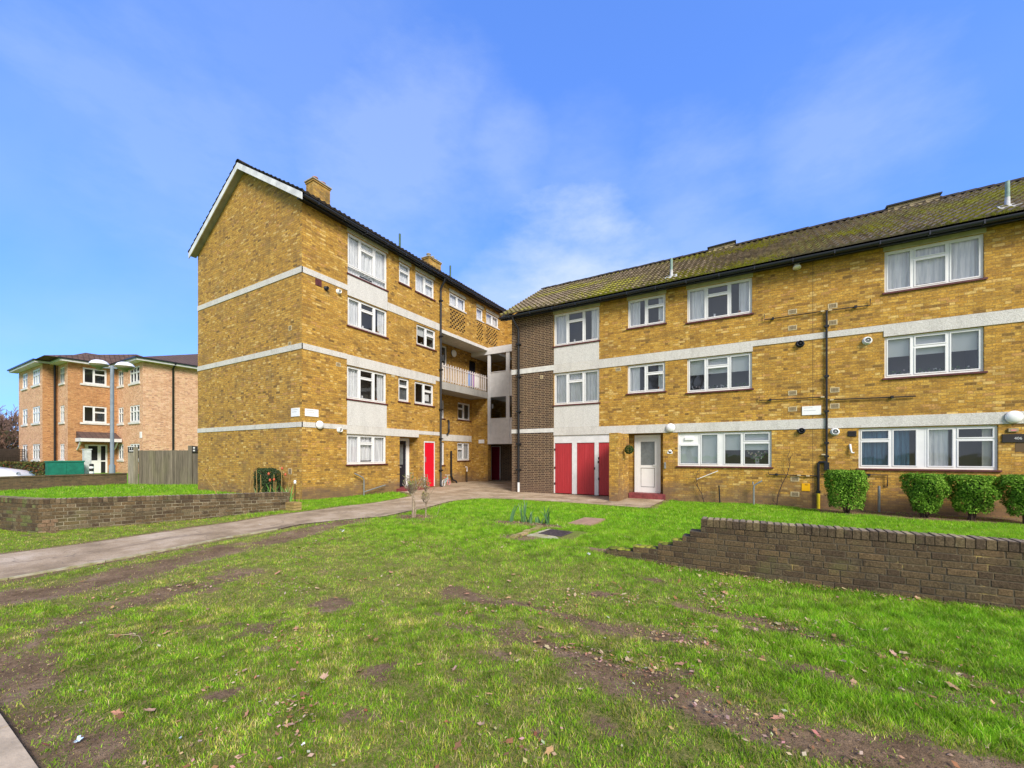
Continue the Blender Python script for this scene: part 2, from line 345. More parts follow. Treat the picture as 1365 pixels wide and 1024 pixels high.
# ------------------------------------------------------------------ mesh builder
def mA(X0): return lambda u, z, n: (X0 + n, u, z)      # wall facing +X
def mB(Y0): return lambda u, z, n: (u, Y0 - n, z)      # wall facing -Y
class MB:
    def __init__(s): s.v = []; s.f = []; s.c = []; s.mi = []; s.m = 0; s.cc = None; s.sm = set()
    def face(s, pts):
        i = len(s.v); s.v += [tuple(p) for p in pts]; s.f.append(tuple(range(i, i + len(pts)))); s.c.append(s.cc); s.mi.append(s.m)
    def raw(s, vs, fs, smooth=False):
        i = len(s.v); s.v += [tuple(p) for p in vs]
        for f in fs:
            if smooth: s.sm.add(len(s.f))
            s.f.append(tuple(i + k for k in f)); s.c.append(s.cc); s.mi.append(s.m)
    def box8(s, p):   # p: 8 points, bottom ring 0-3 ccw then top ring 4-7
        s.raw(p, [(3,2,1,0), (4,5,6,7), (0,1,5,4), (1,2,6,5), (2,3,7,6), (3,0,4,7)])
    def box(s, x0, x1, y0, y1, z0, z1):
        s.box8([(x0,y0,z0),(x1,y0,z0),(x1,y1,z0),(x0,y1,z0),(x0,y0,z1),(x1,y0,z1),(x1,y1,z1),(x0,y1,z1)])
    def mb(s, m, u0, u1, z0, z1, n0, n1):   # box in wall space
        q = [(u0,z0,n0),(u1,z0,n0),(u1,z1,n0),(u0,z1,n0),(u0,z0,n1),(u1,z0,n1),(u1,z1,n1),(u0,z1,n1)]
        s.box8([m(*a) for a in q])
    def quad(s, m, u0, u1, z0, z1, n):
        s.face([m(u0,z0,n), m(u1,z0,n), m(u1,z1,n), m(u0,z1,n)])
    def tube(s, pts, r, k=8, cap=True, r1=None):
        pts = [Vector(p) for p in pts]; n = len(pts); vs = []
        up = None
        for i, p in enumerate(pts):
            d = (pts[min(i+1, n-1)] - pts[max(i-1, 0)]).normalized()
            a = d.orthogonal().normalized() if up is None else (up - d * up.dot(d)).normalized()
            up = a; b = d.cross(a)
            rr = r if r1 is None else r + (r1 - r) * i / max(1, n - 1)
            for j in range(k):
                t = 2 * math.pi * j / k; vs.append(p + a * rr * math.cos(t) + b * rr * math.sin(t))
        fs = [(i*k+j, i*k+(j+1)%k, (i+1)*k+(j+1)%k, (i+1)*k+j) for i in range(n-1) for j in range(k)]
        s.raw(vs, fs, True)
        if cap:
            s.raw([vs[j] for j in range(k)], [tuple(reversed(range(k)))]); s.raw([vs[(n-1)*k+j] for j in range(k)], [tuple(range(k))])
    def lathe(s, c, prof, k=20, axis=(0,0,1), sx=1, sy=1):
        a = Vector(axis).normalized(); e = a.orthogonal().normalized(); g = a.cross(e); vs = []
        for r, h in prof:
            for j in range(k):
                t = 2 * math.pi * j / k
                vs.append(Vector(c) + a * h + e * r * math.cos(t) * sx + g * r * math.sin(t) * sy)
        n = len(prof)
        s.raw(vs, [(i*k+j, i*k+(j+1)%k, (i+1)*k+(j+1)%k, (i+1)*k+j) for i in range(n-1) for j in range(k)], True)
    def build(s, name, material, parent=None, loc=None):
        if not s.v: return None
        me = bpy.data.meshes.new(name)
        o = bpy.data.objects.new(name, me)
        if parent is None: base = Vector(loc) if loc else Vector((0,0,0)); o.location = base
        else: base = root_loc(parent); o.parent = parent
        V = np.array([tuple(p) for p in s.v], dtype=np.float64)
        me.from_pydata((V - np.array(base)).tolist(), [], s.f)
        mats = material if isinstance(material, (list, tuple)) else [material]
        for m_ in mats: me.materials.append(m_)
        if len(mats) > 1:
            for p, i in zip(me.polygons, s.mi): p.material_index = i
        uv = me.uv_layers.new(name='UVMap')
        nl = len(me.loops); li = np.zeros(nl, dtype=np.int32); me.loops.foreach_get('vertex_index', li)
        nrm = np.zeros(len(me.polygons) * 3); me.polygons.foreach_get('normal', nrm); nrm = np.abs(nrm.reshape(-1, 3))
        tot = np.zeros(len(me.polygons), dtype=np.int32); me.polygons.foreach_get('loop_total', tot)
        ax = np.repeat(np.argmax(nrm * np.array([1, 1, 1.0]), axis=1), tot); P = V[li]
        U = np.where(ax == 0, P[:, 1], P[:, 0]); W = np.where(ax == 2, P[:, 1], P[:, 2])
        uv.data.foreach_set('uv', np.stack([U, W], 1).ravel())
        if s.cc is not None:
            ca = me.color_attributes.new('col', 'FLOAT_COLOR', 'CORNER')
            cols = np.array([(*(c or (1,1,1)), 1) for c in s.c]); ca.data.foreach_set('color', np.repeat(cols, tot, axis=0).ravel())
        if s.sm:
            for i in s.sm: me.polygons[i].use_smooth = True
        col.objects.link(o); return o
def root_loc(o):
    while o.parent: o = o.parent
    return Vector(o.location)
def tag(o, label=None, cat=None, group=None, kind=None):
    if label: o['label'] = label
    if cat: o['category'] = cat
    if group: o['group'] = group
    if kind: o['kind'] = kind
    return o
def empty(name, loc, label, cat, group=None):
    o = bpy.data.objects.new(name, None); col.objects.link(o); o.location = loc; o.empty_display_size = .2
    return tag(o, label, cat, group)
def copy_tree(o, parent=None):
    c = o.copy(); col.objects.link(c)
    if parent: c.parent = parent
    for ch in list(o.children): copy_tree(ch, c)
    return c
def boxo(name, m, parent, *a, **k):
    b = MB(); b.mb(*a); return b.build(name, m, parent)

def wall(mb, m, u0, u1, z0, z1, holes, depth=.12, n=0.0):
    us = sorted({u0, u1, *[h[0] for h in holes], *[h[1] for h in holes]}); zs = sorted({z0, z1, *[h[2] for h in holes], *[h[3] for h in holes]})
    us = [u for u in us if u0 <= u <= u1]; zs = [z for z in zs if z0 <= z <= z1]
    for i in range(len(us)-1):
        for j in range(len(zs)-1):
            cu, cz = (us[i]+us[i+1])/2, (zs[j]+zs[j+1])/2
            if any(h[0] < cu < h[1] and h[2] < cz < h[3] for h in holes): continue
            mb.quad(m, us[i], us[i+1], zs[j], zs[j+1], n)
    for h in holes:
        a, b, c, d = h[:4]; dd = n - (h[4] if len(h) > 4 else depth)
        mb.face([m(a,c,dd), m(a,c,n), m(a,d,n), m(a,d,dd)][::-1]); mb.face([m(b,c,dd), m(b,c,n), m(b,d,n), m(b,d,dd)])
        mb.face([m(a,c,dd), m(b,c,dd), m(b,c,n), m(a,c,n)]); mb.face([m(a,d,dd), m(b,d,dd), m(b,d,n), m(a,d,n)][::-1])

def window(parent, m, u0, u1, z0, z1, cols, inside='net', bottom=0, sill=True, lintel=None, rec=.055, sash=None, room=True, glassm='glass', name='window', sillm='sill', thin=.05, oopen=None):
    fr = MB(); gl = MB(); pn = MB(); posts = []; f = thin; nF = -rec; nb = nF - .06
    W, H = u1 - u0, z1 - z0
    fr.mb(m, u0, u1, z1-f, z1, nb, nF); fr.mb(m, u0, u1, z0, z0+f*1.2, nb, nF)
    fr.mb(m, u0, u0+f, z0+f*1.2, z1-f, nb, nF); fr.mb(m, u1-f, u1, z0+f*1.2, z1-f, nb, nF)
    zi0, zi1 = z0 + f*1.2, z1 - f
    if bottom:
        zz = zi0 + bottom; fr.mb(m, u0+f, u1-f, zz, zz+.05, nb, nF); cells = [(u0+f, u1-f, zi0, zz, 0)]; zi0 = zz + .05
    else: cells = []
    mul = .05; tw = sum(c[0] for c in cols); inner = W - 2*f - mul*(len(cols)-1); x = u0 + f
    for i, c in enumerate(cols):
        w = inner * c[0] / tw; hs = c[1]; zt = zi1; avail = (zi1 - zi0) - .04*(len(hs)-1)
        for j, h in enumerate(hs):
            hh = avail * h / sum(hs); kind = c[2][j] if len(c) > 2 else 1
            cells.append((x, x+w, zt-hh, zt, kind)); zt -= hh
            if j < len(hs)-1: fr.mb(m, x, x+w, zt-.04, zt, nb, nF); zt -= .04
        x += w
        if i < len(cols)-1: fr.mb(m, x, x+mul, zi0, zi1, nb, nF); x += mul
    for (a, b, c, d, kd) in cells:
        if kd == 'q': q_ = MB(); q_.mb(m, a, b, c, d, nb+.01, nF-.004); posts.append(q_); continue
        if kd == 'p':
            pn.mb(m, a, b, c, d, nb+.01, nF-.015); pn.mb(m, a+.25*(b-a)+.02, b-.25*(b-a)-.02, (c+d)/2-.04, (c+d)/2+.06, nF-.015, nF+.03); continue
        s_ = .032 if kd else .0
        if s_:
            o1 = nF + .012
            fr.mb(m, a+.002, b-.002, d-s_, d-.002, nb+.01, o1); fr.mb(m, a+.002, b-.002, c+.002, c+s_, nb+.01, o1)
            fr.mb(m, a+.002, a+s_, c+s_, d-s_, nb+.01, o1); fr.mb(m, b-s_, b-.002, c+s_, d-s_, nb+.01, o1)
        gl.quad(m, a+s_, b-s_, c+s_, d-s_, nF - .03)
    w_ = fr.build(name, M['upvc'], parent)
    gl.build('pane', M[glassm], w_)
    if pn.v: pn.build('vent_panel', M['white'], w_)
    for q_ in posts: q_.build('centre_post', M['upvc'], w_)
    if sill: boxo('sill', M[sillm], w_, m, u0-.05, u1+.05, z0-.05, z0-.002, -rec-.02, .045)
    if lintel: boxo('lintel', M['lintel'], w_, m, u0-.03, u1+.03, z1+.002, z1+lintel, -.06, .022)
    nr = -rec - .075
    if room:
        rb = MB(); D = -1.1
        rb.quad(m, u0, u1, z0, z1, D)
        rb.face([m(u0,z0,D), m(u0,z0,nr), m(u0,z1,nr), m(u0,z1,D)]); rb.face([m(u1,z0,D), m(u1,z0,nr), m(u1,z1,nr), m(u1,z1,D)])
        rb.face([m(u0,z0,D), m(u1,z0,D), m(u1,z0,nr), m(u0,z0,nr)]); rb.face([m(u0,z1,D), m(u1,z1,D), m(u1,z1,nr), m(u0,z1,nr)])
        rb.build('room', M['room'], w_)
    def drape(a, b, c, d, mt, nm, n0=-rec-.11, amp=.018, per=.12):
        k = max(4, int((b-a)/.02)); cb = MB(); ph = random.random()*6
        pts = [(a+(b-a)*i/k, n0 + amp*math.sin((a+(b-a)*i/k)/per*6.28+ph)*(.6+.4*math.sin(i*.37+ph))) for i in range(k+1)]
        for i in range(k): cb.face([m(pts[i][0],c,pts[i][1]), m(pts[i+1][0],c,pts[i+1][1]), m(pts[i+1][0],d,pts[i+1][1]), m(pts[i][0],d,pts[i][1])])
        cb.build(nm, M[mt], w_)
    u_, v_ = u0+.02, u1-.02
    if inside == 'net': drape(u_, v_, z0+.02, z1, 'net', 'curtain')
    elif inside == 'netpart':
        drape(u_, u_+W*.30, z0+.02, z1, 'net', 'curtain'); drape(v_-W*.18, v_, z0+.02, z1, 'net', 'curtain')
        boxo('ornament', M['lampglobe'], w_, m, u0+W*.42, u0+W*.45, z0+.06, z0+.22, -.2, -.17); boxo('ornament', M['terracotta'], w_, m, u0+W*.8, u0+W*.84, z0+.06, z0+.2, -.2, -.16)
    elif inside == 'netcentre':
        drape(u_, u_+W*.33, z0+.02, z1, 'net', 'curtain'); drape(v_-W*.33, v_, z0+.02, z1, 'net', 'curtain'); drape(u_+W*.33, v_-W*.33, z0+H*.12, z1, 'net', 'curtain', amp=.03, per=.2)
    elif inside == 'blind':
        boxo('blind', M['blind'], w_, m, u_, v_, z0+H*.52, z1, -rec-.12, -rec-.11)
        fb = MB(); fb.cc = (1,1,1)
        for i in range(int(W*40)):
            a = u0+.1+random.random()*(W-.2); h = random.random()*.16; c_ = random.choice([(.7,.7,.7),(.1,.2,.06),(.15,.22,.1),(.6,.5,.5),(.05,.1,.04)]); fb.cc = c_
            fb.mb(m, a, a+.035, z0+.05+h, z0+.09+h, -rec-.2, -rec-.17)
        fb.build('sill_flowers', M['leafcol'], w_)
    elif inside == 'frost': boxo('blind', M['frost'], w_, m, u_, v_, z0+.01, z1, -rec-.10, -rec-.09)
    elif inside == 'whiteblind': boxo('blind', M['blind'], w_, m, u_, v_, z0+.01, z1, -rec-.12, -rec-.11)
    elif inside == 'bluecurtain':
        drape(u_, u_+W*.4, z0, z1, 'bluecurt', 'curtain'); drape(u_+W*.52, u_+W*.68, z0, z1, 'net', 'curtain'); drape(v_-W*.08, v_, z0, z1, 'cream', 'curtain')
    elif inside == 'kitchen':
        boxo('blind', M['blind'], w_, m, u_, u_+W*.5, z0+.01, z1, -rec-.12, -rec-.11)
        boxo('blind', M['blind'], w_, m, u_+W*.5+.01, v_, z0+H*.47, z1, -rec-.12, -rec-.11)
        fb = MB()
        for i in range(60):
            a = u0+W*.86+random.gauss(0, .11); h = z0+.36+random.gauss(0, .09); fb.cc = random.choice([(.8,.8,.7),(.1,.25,.05),(.15,.3,.06),(.7,.55,.4)])
            fb.mb(m, a, a+.04, h, h+.04, -rec-.22+random.random()*.06, -rec-.17)
        fb.cc = (.5,.5,.5); fb.mb(m, u0+W*.84, u0+W*.88, z0+.04, z0+.3, -rec-.22, -rec-.18)
        fb.build('sill_flowers', M['leafcol'], w_)
    elif inside == 'poster':
        drape(u_, u_+W*.15, z0, z1, 'cream', 'curtain'); boxo('notice', M['white'], w_, m, u0+W*.60, u0+W*.82, z0+H*.2, z0+H*.5, -rec-.05, -rec-.045)
    return w_
L3 = [(.30, [1]), (.37, [.27,.73]), (.33, [1])]
L2 = [(.5, [1]), (.5, [.33,.67])]

def door_handle(parent, m, u, z, n):
    b = MB(); b.mb(m, u-.02, u+.02, z-.08, z+.08, n, n+.012); b.mb(m, u-.1, u+.012, z-.012, z+.012, n+.03, n+.045); b.mb(m, u-.012, u+.012, z-.012, z+.012, n+.012, n+.03)
    b.build('handle', M['white'], parent)
def dome_lamp(parent, m, u, z, r=.17):
    c = Vector(m(u, z, 0)); ax = Vector(m(u, z, 1)) - c
    b = MB(); b.lathe(c, [(r*.96, 0), (r*.98, .05)], 24, ax); o = b.build('wall_lamp', M['blackp'], parent)
    d = MB(); d.lathe(c, [(r, .05)] + [(r*math.cos(t), .05 + r*.5*math.sin(t)) for t in [.25,.5,.8,1.1,1.35,1.57]], 28, ax); d.build('lamp_shade', M['lampglobe'], o)
def flue(parent, m, u, z, dark=True, r=.075):
    c = Vector(m(u, z, 0)); ax = Vector(m(u, z, 1)) - c
    b = MB(); b.lathe(c, [(r*1.35, 0), (r*1.35, .015), (r, .02), (r, .11), (r*.8, .11), (r*.8, .05)], 18, ax)
    o = b.build('flue_outlet', M['pipeblue'] if dark else M['white'], parent)
    k = MB(); k.lathe(c, [(0, .05), (r*.8, .05)], 16, ax); k.lathe(c, [(0, .10), (r*.4, .095), (r*.4, .05)], 12, ax); k.build('flue_core', M['dark'] if dark else M['grey'], o)
def airbrick(parent, m, u, z, w=.225, h=.15):
    o = boxo('air_brick', M['vent'], parent, m, u-w/2, u+w/2, z-h/2, z+h/2, -.02, .008)
    k = MB()
    for i in range(5):
        for j in range(4):
            a = u-w/2+.025+i*(w-.05)/5; c = z-h/2+.02+j*(h-.04)/4; k.mb(m, a+.004, a+(w-.05)/5-.004, c+.004, c+(h-.04)/4-.004, .0, .0105)
    k.build('vent_holes', M['ventdark'], o)
def pipe(parent, name, pts, r, mt, clips=None, m=None):
    b = MB(); b.tube(pts, r, 10)
    o = b.build(name, M[mt], parent)
    if clips:
        for c in clips:
            k = MB(); c = Vector(c); k.box(c.x-r*1.9, c.x+r*1.9, c.y-r*1.5, c.y+r*1.5, c.z-.03, c.z+.03)
            k.build('pipe_clip', M[mt], o)
    return o

# ------------------------------------------------------------------ roof slopes
def slope(mb, along, eave, ridge, a0, a1, per=.2, amp=.028, gauge=.3, k=8, clip=None):
    """along: 'X' or 'Y' axis of the eave; eave=(h,z) ridge=(h,z)"""
    h0, z0 = eave; h1, z1 = ridge; L = math.hypot(h1-h0, z1-z0); nc = int(round(L / gauge))
    nx = -(z1-z0)/L * (1 if h1 > h0 else -1); nz = abs(h1-h0)/L
    na = int((a1-a0)/per*k); A = np.linspace(a0, a1, na+1)
    ph = (A / per) % 1.0
    wv = amp * np.where(ph < .55, np.sin(ph/.55*math.pi), -.35*np.sin((ph-.55)/.45*math.pi))
    rows = []; vs = []
    for i in range(nc):
        for t, lift in ((i/nc, .062), ((i+1)/nc, .010)):
            if i == 0 and t == 0: rows.append((0, 0.0, 0))
            rows.append((t, lift, 1))
    jit = np.repeat(rng.normal(0, .004, (len(rows), na//k+2)), k, axis=1)[:, :na+1]
    for ri, (t, lift, w) in enumerate(rows):
        h = h0+(h1-h0)*t; z = z0+(z1-z0)*t
        o = lift + wv*w + jit[ri]*w
        for a, oo in zip(A, o):
            hh, zz = h + nx*oo, z + nz*oo
            vs.append((a, hh, zz) if along == 'X' else (hh, a, zz))
    n = na+1; flip = (along == 'Y') ^ (h1 < h0)
    fs = []
    for r in range(len(rows)-1):
        for j in range(na):
            q = (r*n+j, r*n+j+1, (r+1)*n+j+1, (r+1)*n+j)
            fs.append(q[::-1] if flip else q)
    mb.raw(vs, fs)
def ridge_tiles(mb, along, h, z, a0, a1, r=.1):
    n = int((a1-a0)/.4)
    for i in range(n):
        s0, s1 = a0+(a1-a0)*i/n, a0+(a1-a0)*(i+1)/n+.03; j = random.uniform(-.008, .008); vs = []
        for s in (s0, s1):
            for k in range(7):
                t = math.pi*k/6; rr = r + (.012 if s == s1 else 0)
                q = (h+rr*math.cos(t)*1.3, z-.03+j+rr*math.sin(t))
                vs.append((s, q[0], q[1]) if along == 'X' else (q[0], s, q[1]))
        mb.raw(vs, [(k, k+1, k+8, k+7) for k in range(6)]); mb.raw(vs[7:], [tuple(range(7))])

# ==================================================================== BLOCK A
A = empty('apartment_block', (XA, 8.12, 0), 'four storey yellow brick block of flats with white gable edge and two chimneys', 'building')
m = mA(XA)
winsA = [ # u0,u1,z0,z1,cols,inside,opts
 (9.9,11.8,8.27,9.79,L3,'netcentre',dict(bottom=.22,lintel=.16)), (9.9,11.8,6.34,7.43,L3,'netpart',{}),
 (9.87,11.76,3.62,4.85,L3,'netpart',{}), (9.86,11.75,1.18,2.31,L3,'netcentre',{}),
 (12.45,13.12,8.86,9.76,[(1,[.36,.64])],'net',dict(lintel=.16)), (13.43,14.68,8.82,9.75,L2,'net',dict(lintel=.16)),
 (13.5,14.77,6.47,7.40,L2,'blind',{}), (12.42,13.05,3.82,4.83,[(1,[.33,.67])],'frost',{}), (13.38,14.63,3.82,4.82,L2,'poster',{}),
]
winsT = [(15.8,17.11,8.96,9.62,'net'), (18.1,18.73,8.93,9.6,'net'), (19.04,20.36,8.97,9.62,'net')]
holes = [(w[0], w[1], w[2], w[3], .2) for w in winsA] + [(12.48,13.6,0.0,2.30,.62), (13.97,14.70,.04,2.16,.12)]
w_ = MB(); wall(w_, m, 8.12, 15.16, -.4, 10.12, holes)
# top storey over the deck, with perforated brick panels
lat = []
for (a, b, nn) in ((15.84,17.08,5), (18.12,18.72,3), (19.06,20.34,5)):
    for r in range(9):
        z = 8.79 - r*.108
        p = (b-a)/nn; hw = p*.58
        for i in range(nn):
            o = a + p*i + (p*.5 if r % 2 else 0)
            if o + hw < b+.02: lat.append((round(o,4), round(o+hw,4), round(z-.078,4), round(z,4), .02))
    
wall(w_, m, 15.16, 21.0, 7.57, 10.12, [(w[0],w[1],w[2],w[3],.2) for w in winsT] + lat)
wA = w_.build('wall', M['brick'], A)
b = MB(); b.box(XA-.08, XA-.023, 15.7, 20.5, 7.6, 8.86); b.build('lattice_hole_shade', M['dark'], A)  # black sheet painted for the darkness inside the shallow brick holes
# recess walls under and beside the deck, rear walls
XR = -13.96
rw = MB(); r_ = mA(XR)
recw = [(17.86,19.0,1.22,2.22,L2[::-1],'cream',{}), (17.9,19.05,3.5,4.45,L2[::-1],'dark',{}), (15.9,16.75,1.0,2.2,[(1,[1])],'dark',{}), (15.9,16.75,3.45,4.4,[(1,[1])],'dark',{})]
wall(rw, r_, 15.16, 19.2, -.4, 4.9, [(w[0],w[1],w[2],w[3],.2) for w in recw])
wall(rw, r_, 15.16, 21.0, 5.08, 7.42, [(18.95,19.66,5.1,7.0,.1), (15.4,16.98,6.2,7.3,.12)])
rw.face([(XR,15.16,-.4),(XA,15.16,-.4),(XA,15.16,7.6),(XR,15.16,7.6)])
wall(rw, mB(19.2), XR, XA, -.4, 4.9, []); rw.face([(XA,19.2,-.4),(XA,19.55,-.4),(XA,19.55,4.9),(XA,19.2,4.9)]); rw.face([(XR,19.55,-.4),(XA,19.55,-.4),(XA,19.55,4.9),(XR,19.55,4.9)])
rw.face([(-15.5,19.55,-.4),(-15.5,21,-.4),(-15.5,21,4.9),(-15.5,19.55,4.9)])
rw.build('recess_wall', M['brick'], A)
ib = MB()   # internal floors and partitions keep the rooms dark
for z in (0.02, 2.55, 5.0, 7.5): ib.box(-20.0, XR-1.2 if z < 7 else XA-.25, 8.3, 20.9, z, z+.05)
ib.build('floor_slab', M['room'], A)
gw = MB(); gb = mB(8.12)
wall(gw, gb, -20.15, XA, -.4, 10.05, [])
gw.face([(-20.15,8.12,10.05),(XA,8.12,10.05),(XA,8.12,10.12),(-16.47,8.12,12.3),(-20.15,8.12,10.08)])
gw.face([(-20.15,21.6,-.4),(-20.15,8.12,-.4),(-20.15,8.12,10.1),(-20.15,21.6,10.1)])
gw.face([(XA,21.6,-.4),(-20.15,21.6,-.4),(-20.15,21.6,10.05),(XA,21.6,10.05)]); gw.face([(XA,21.6,10.05),(-20.15,21.6,10.05),(-16.47,21.6,12.3)])
gw.build('gable_wall', M['brick_gable'], A)
# bands
bd = MB()
bd.mb(m, 8.10, 9.89, 7.61, 7.81, -.02, .018); bd.mb(gb, -20.16, XA+.018, 7.61, 7.81, -.02, .018)
bd.mb(m, 8.10, 9.87, 5.07, 5.26, -.02, .018); bd.mb(gb, -20.16, XA+.018, 5.07, 5.26, -.02, .018)
bd.mb(m, 8.10, 9.86, 2.47, 2.64, -.02, .018); bd.mb(gb, -20.16, XA+.018, 2.47, 2.64, -.02, .018)
bd.mb(m, 11.81, 15.1, 7.47, 7.80, -.02, .018); bd.mb(m, 9.86, 14.75, 4.87, 5.25, -.02, .02); bd.mb(m, 14.75, 15.12, 5.05, 5.25, -.02, .016)
bd.mb(m, 9.86, 13.62, 2.32, 2.63, -.02, .02); bd.mb(m, 13.62, 15.1, 2.46, 2.62, -.02, .016)
bd.build('concrete_band', M['band'], A)
boxo('pebbledash_panel', M['pebble'], A, m, 9.89, 11.8, 7.45, 8.215, -.02, .012); boxo('pebbledash_panel', M['pebble'], A, m, 9.87, 11.76, 2.635, 3.565, -.02, .012)
rb_ = MB(); rb_.mb(r_, 15.2, 19.15, 2.28, 2.62, -.02, .02); rb_.build('recess_band', M['band'], A)
# deck slabs and soffits
ds = MB(); ds.box(XR+.01, XA+.03, 15.2, 19.16, 4.72, 5.08); ds.box(XR+.01, XA-.05, 19.22, 21.0, 4.92, 5.08)
ds.build('deck_slab', M['slabconc'], A)
ds = MB(); ds.box(XR+.01, XA+.03, 15.16, 19.12, 7.42, 7.58); ds.box(XR+.01, XA-.02, 19.15, 20.95, 7.44, 7.565); ds.build('top_slab', M['bandwhite'], A)
# balustrade
bl = MB(); nb = 19
for i in range(nb):
    y = 15.24 + i*(19.1-15.24)/nb
    bl.box(XA-.005, XA+.03, y, y+.055, 5.10, 5.98)
    bl.box(XA-.03, XA-.018, y+.08, y+.17, 5.18, 5.90)
bl.box(XA+.03, XA+.04, 15.2, 19.12, 5.84, 5.88); bl.box(XA-.05, XA-.031, 15.2, 19.12, 5.16, 5.22)
bl.build('balustrade', M['picket'], A)
dome_lamp(A, r_, 17.49, 7.05, .2)
dd = MB(); dd.mb(r_, 19.0, 19.6, 5.1, 6.95, -.08, -.05); dd.build('deck_door', M['blackdoor'], A)
window(A, r_, 15.4, 16.98, 6.2, 7.3, [(.5,[1]),(.5,[1])], 'dark', sill=True, sillm='whitepaint', glassm='glassdark')
sy = MB(); sy.mb(mB(19.2), -13.46, -13.08, 2.19, 2.40, 0, .02); sy.build('white_plaque', M['white'], A)
for (a,b,c,d,cl,ins,k) in recw: window(A, r_, a, b, c, d, cl, 'whiteblind' if ins == 'cream' else 'dark', **k)
for (a,b,c,d,cl,ins,k) in winsA: window(A, m, a, b, c, d, cl, ins, **k)
for (a,b,c,d,ins) in winsT: window(A, m, a, b, c, d, [(.5,[1]),(.5,[1])] if b-a > 1 else [(1,[1])], ins, sill=True, sillm='whitepaint', lintel=.15)
# doors
d_ = MB(); di = mA(XA-.62); 
d_.quad(di, 12.48, 12.56, .0, 2.3, 0.0); d_.build('door_reveal', M['brick'], A)
fr = MB(); fr.mb(di, 12.5, 12.58, .12, 2.28, -.02, .05); fr.mb(di, 13.42, 13.6, .12, 2.28, -.02, .07); fr.mb(di, 12.58, 13.42, 2.16, 2.28, -.02, .05); fd = fr.build('front_door', M['upvc'], A)
x_ = MB(); x_.mb(di, 12.58, 13.42, .14, 2.16, -.02, .03); x_.mb(di, 12.7, 13.3, .3, .9, .03, .038); x_.build('door_leaf', M['blackdoor'], fd)
boxo('door_pane', M['frost'], fd, di, 12.75, 13.25, 1.1, 2.0, .03, .036); door_handle(fd, di, 12.66, 1.05, .036)
boxo('letterbox', M['grey'], fd, di, 12.86, 13.14, .96, 1.02, .038, .046)
s_ = MB(); s_.mb(m, 12.3, 13.7, -.2, .11, -.62, .06); s_.mb(m, 12.35, 13.9, -.2, .02, .06, .4); s_.build('door_step', M['step'], A)
fr = MB(); fr.mb(m, 13.97, 14.01, .06, 2.16, -.1, .012); fr.mb(m, 14.66, 14.70, .06, 2.16, -.1, .012); fr.mb(m, 14.01, 14.66, 2.1, 2.16, -.1, .012); rd = fr.build('store_door', M['whitepaint'], A)
boxo('door_leaf', M['redbright'], rd, m, 14.01, 14.66, .06, 2.1, -.06, -.01); boxo('padlock_bolt', M['grey'], rd, m, 14.06, 14.09, 1.2, 1.45, -.01, .02)
# gutter, downpipes
def gutter(parent, along, h, z, a0, a1, r=.065, sgn=1):
    b = MB(); vs = []; prof = [(math.cos(t)*r, math.sin(t)*r) for t in [math.pi + math.pi*i/6 for i in range(7)]]
    prof = [(-r, .012)] + prof + [(r, .012)]
    for s in (a0, a1):
        for p in prof: vs.append((s, h+p[0], z+p[1]) if along == 'X' else (h+p[0], s, z+p[1]))
    n = len(prof); b.raw(vs, [(k, k+1, n+k+1, n+k) for k in range(n-1)], True); b.raw(vs[:n], [tuple(range(n))]); b.raw(vs[n:], [tuple(range(n))])
    i = a0 + .5
    while i < a1:     # brackets
        if along == 'X': b.box(i, i+.03, h-r-.006, h+r+.008, z-r-.012, z+.02)
        else: b.box(h-r-.008, h+r+.006, i, i+.03, z-r-.012, z+.02)
        i += 1.0
    o = b.build('gutter', M['pipeblue'], parent)
    f = MB()
    if along == 'X': f.box(a0, a1, h+r+.01, h+r+.035, z-.1, z+.06)
    else: f.box(h-r-.035, h-r-.01, a0, a1, z-.1, z+.06)
    f.build('fascia', M['pipeblue'], o); return o
gutter(A, 'Y', -12.50, 9.98, 7.95, 21.4)
sf = MB(); sf.box(XA+.002, -12.6, 7.95, 21.3, 9.93, 9.96); sf.build('soffit', M['blackp'], A)
px_, py_ = XA+.07, 15.06
pipe(A, 'downpipe', [(-12.52,py_,9.92),(-12.55,py_,9.8),(px_,py_,9.5),(px_,py_,9.3),(px_,py_,.1),(px_+.08,py_,0.0)], .05, 'blackp', [(px_,py_,z) for z in (8.9,7.2,5.6,3.7,2.3,.8)])
pipe(A, 'waste_pipe', [(XR+.02,17.02,3.37),(XR+.12,16.98,3.34),(XR+.12,16.98,2.75),(XR+.05,16.9,2.6)], .045, 'blackp')
pipe(A, 'waste_pipe', [(XR+.1,17.2,1.75),(XR+.1,17.2,.45),(XR+.12,17.3,.2),(XR+.2,17.5,.1),(XR+.2,17.55,-.05)], .05, 'blackp')
pipe(A, 'vent_pipe', [(XR+.25,18.4,-.05),(XR+.25,18.4,.6)], .03, 'blackp'); pipe(A, 'vent_pipe', [(XR+.25,18.4,.6),(XR+.25,18.4,.85),(XR+.25,18.3,.86)], .033, 'white')
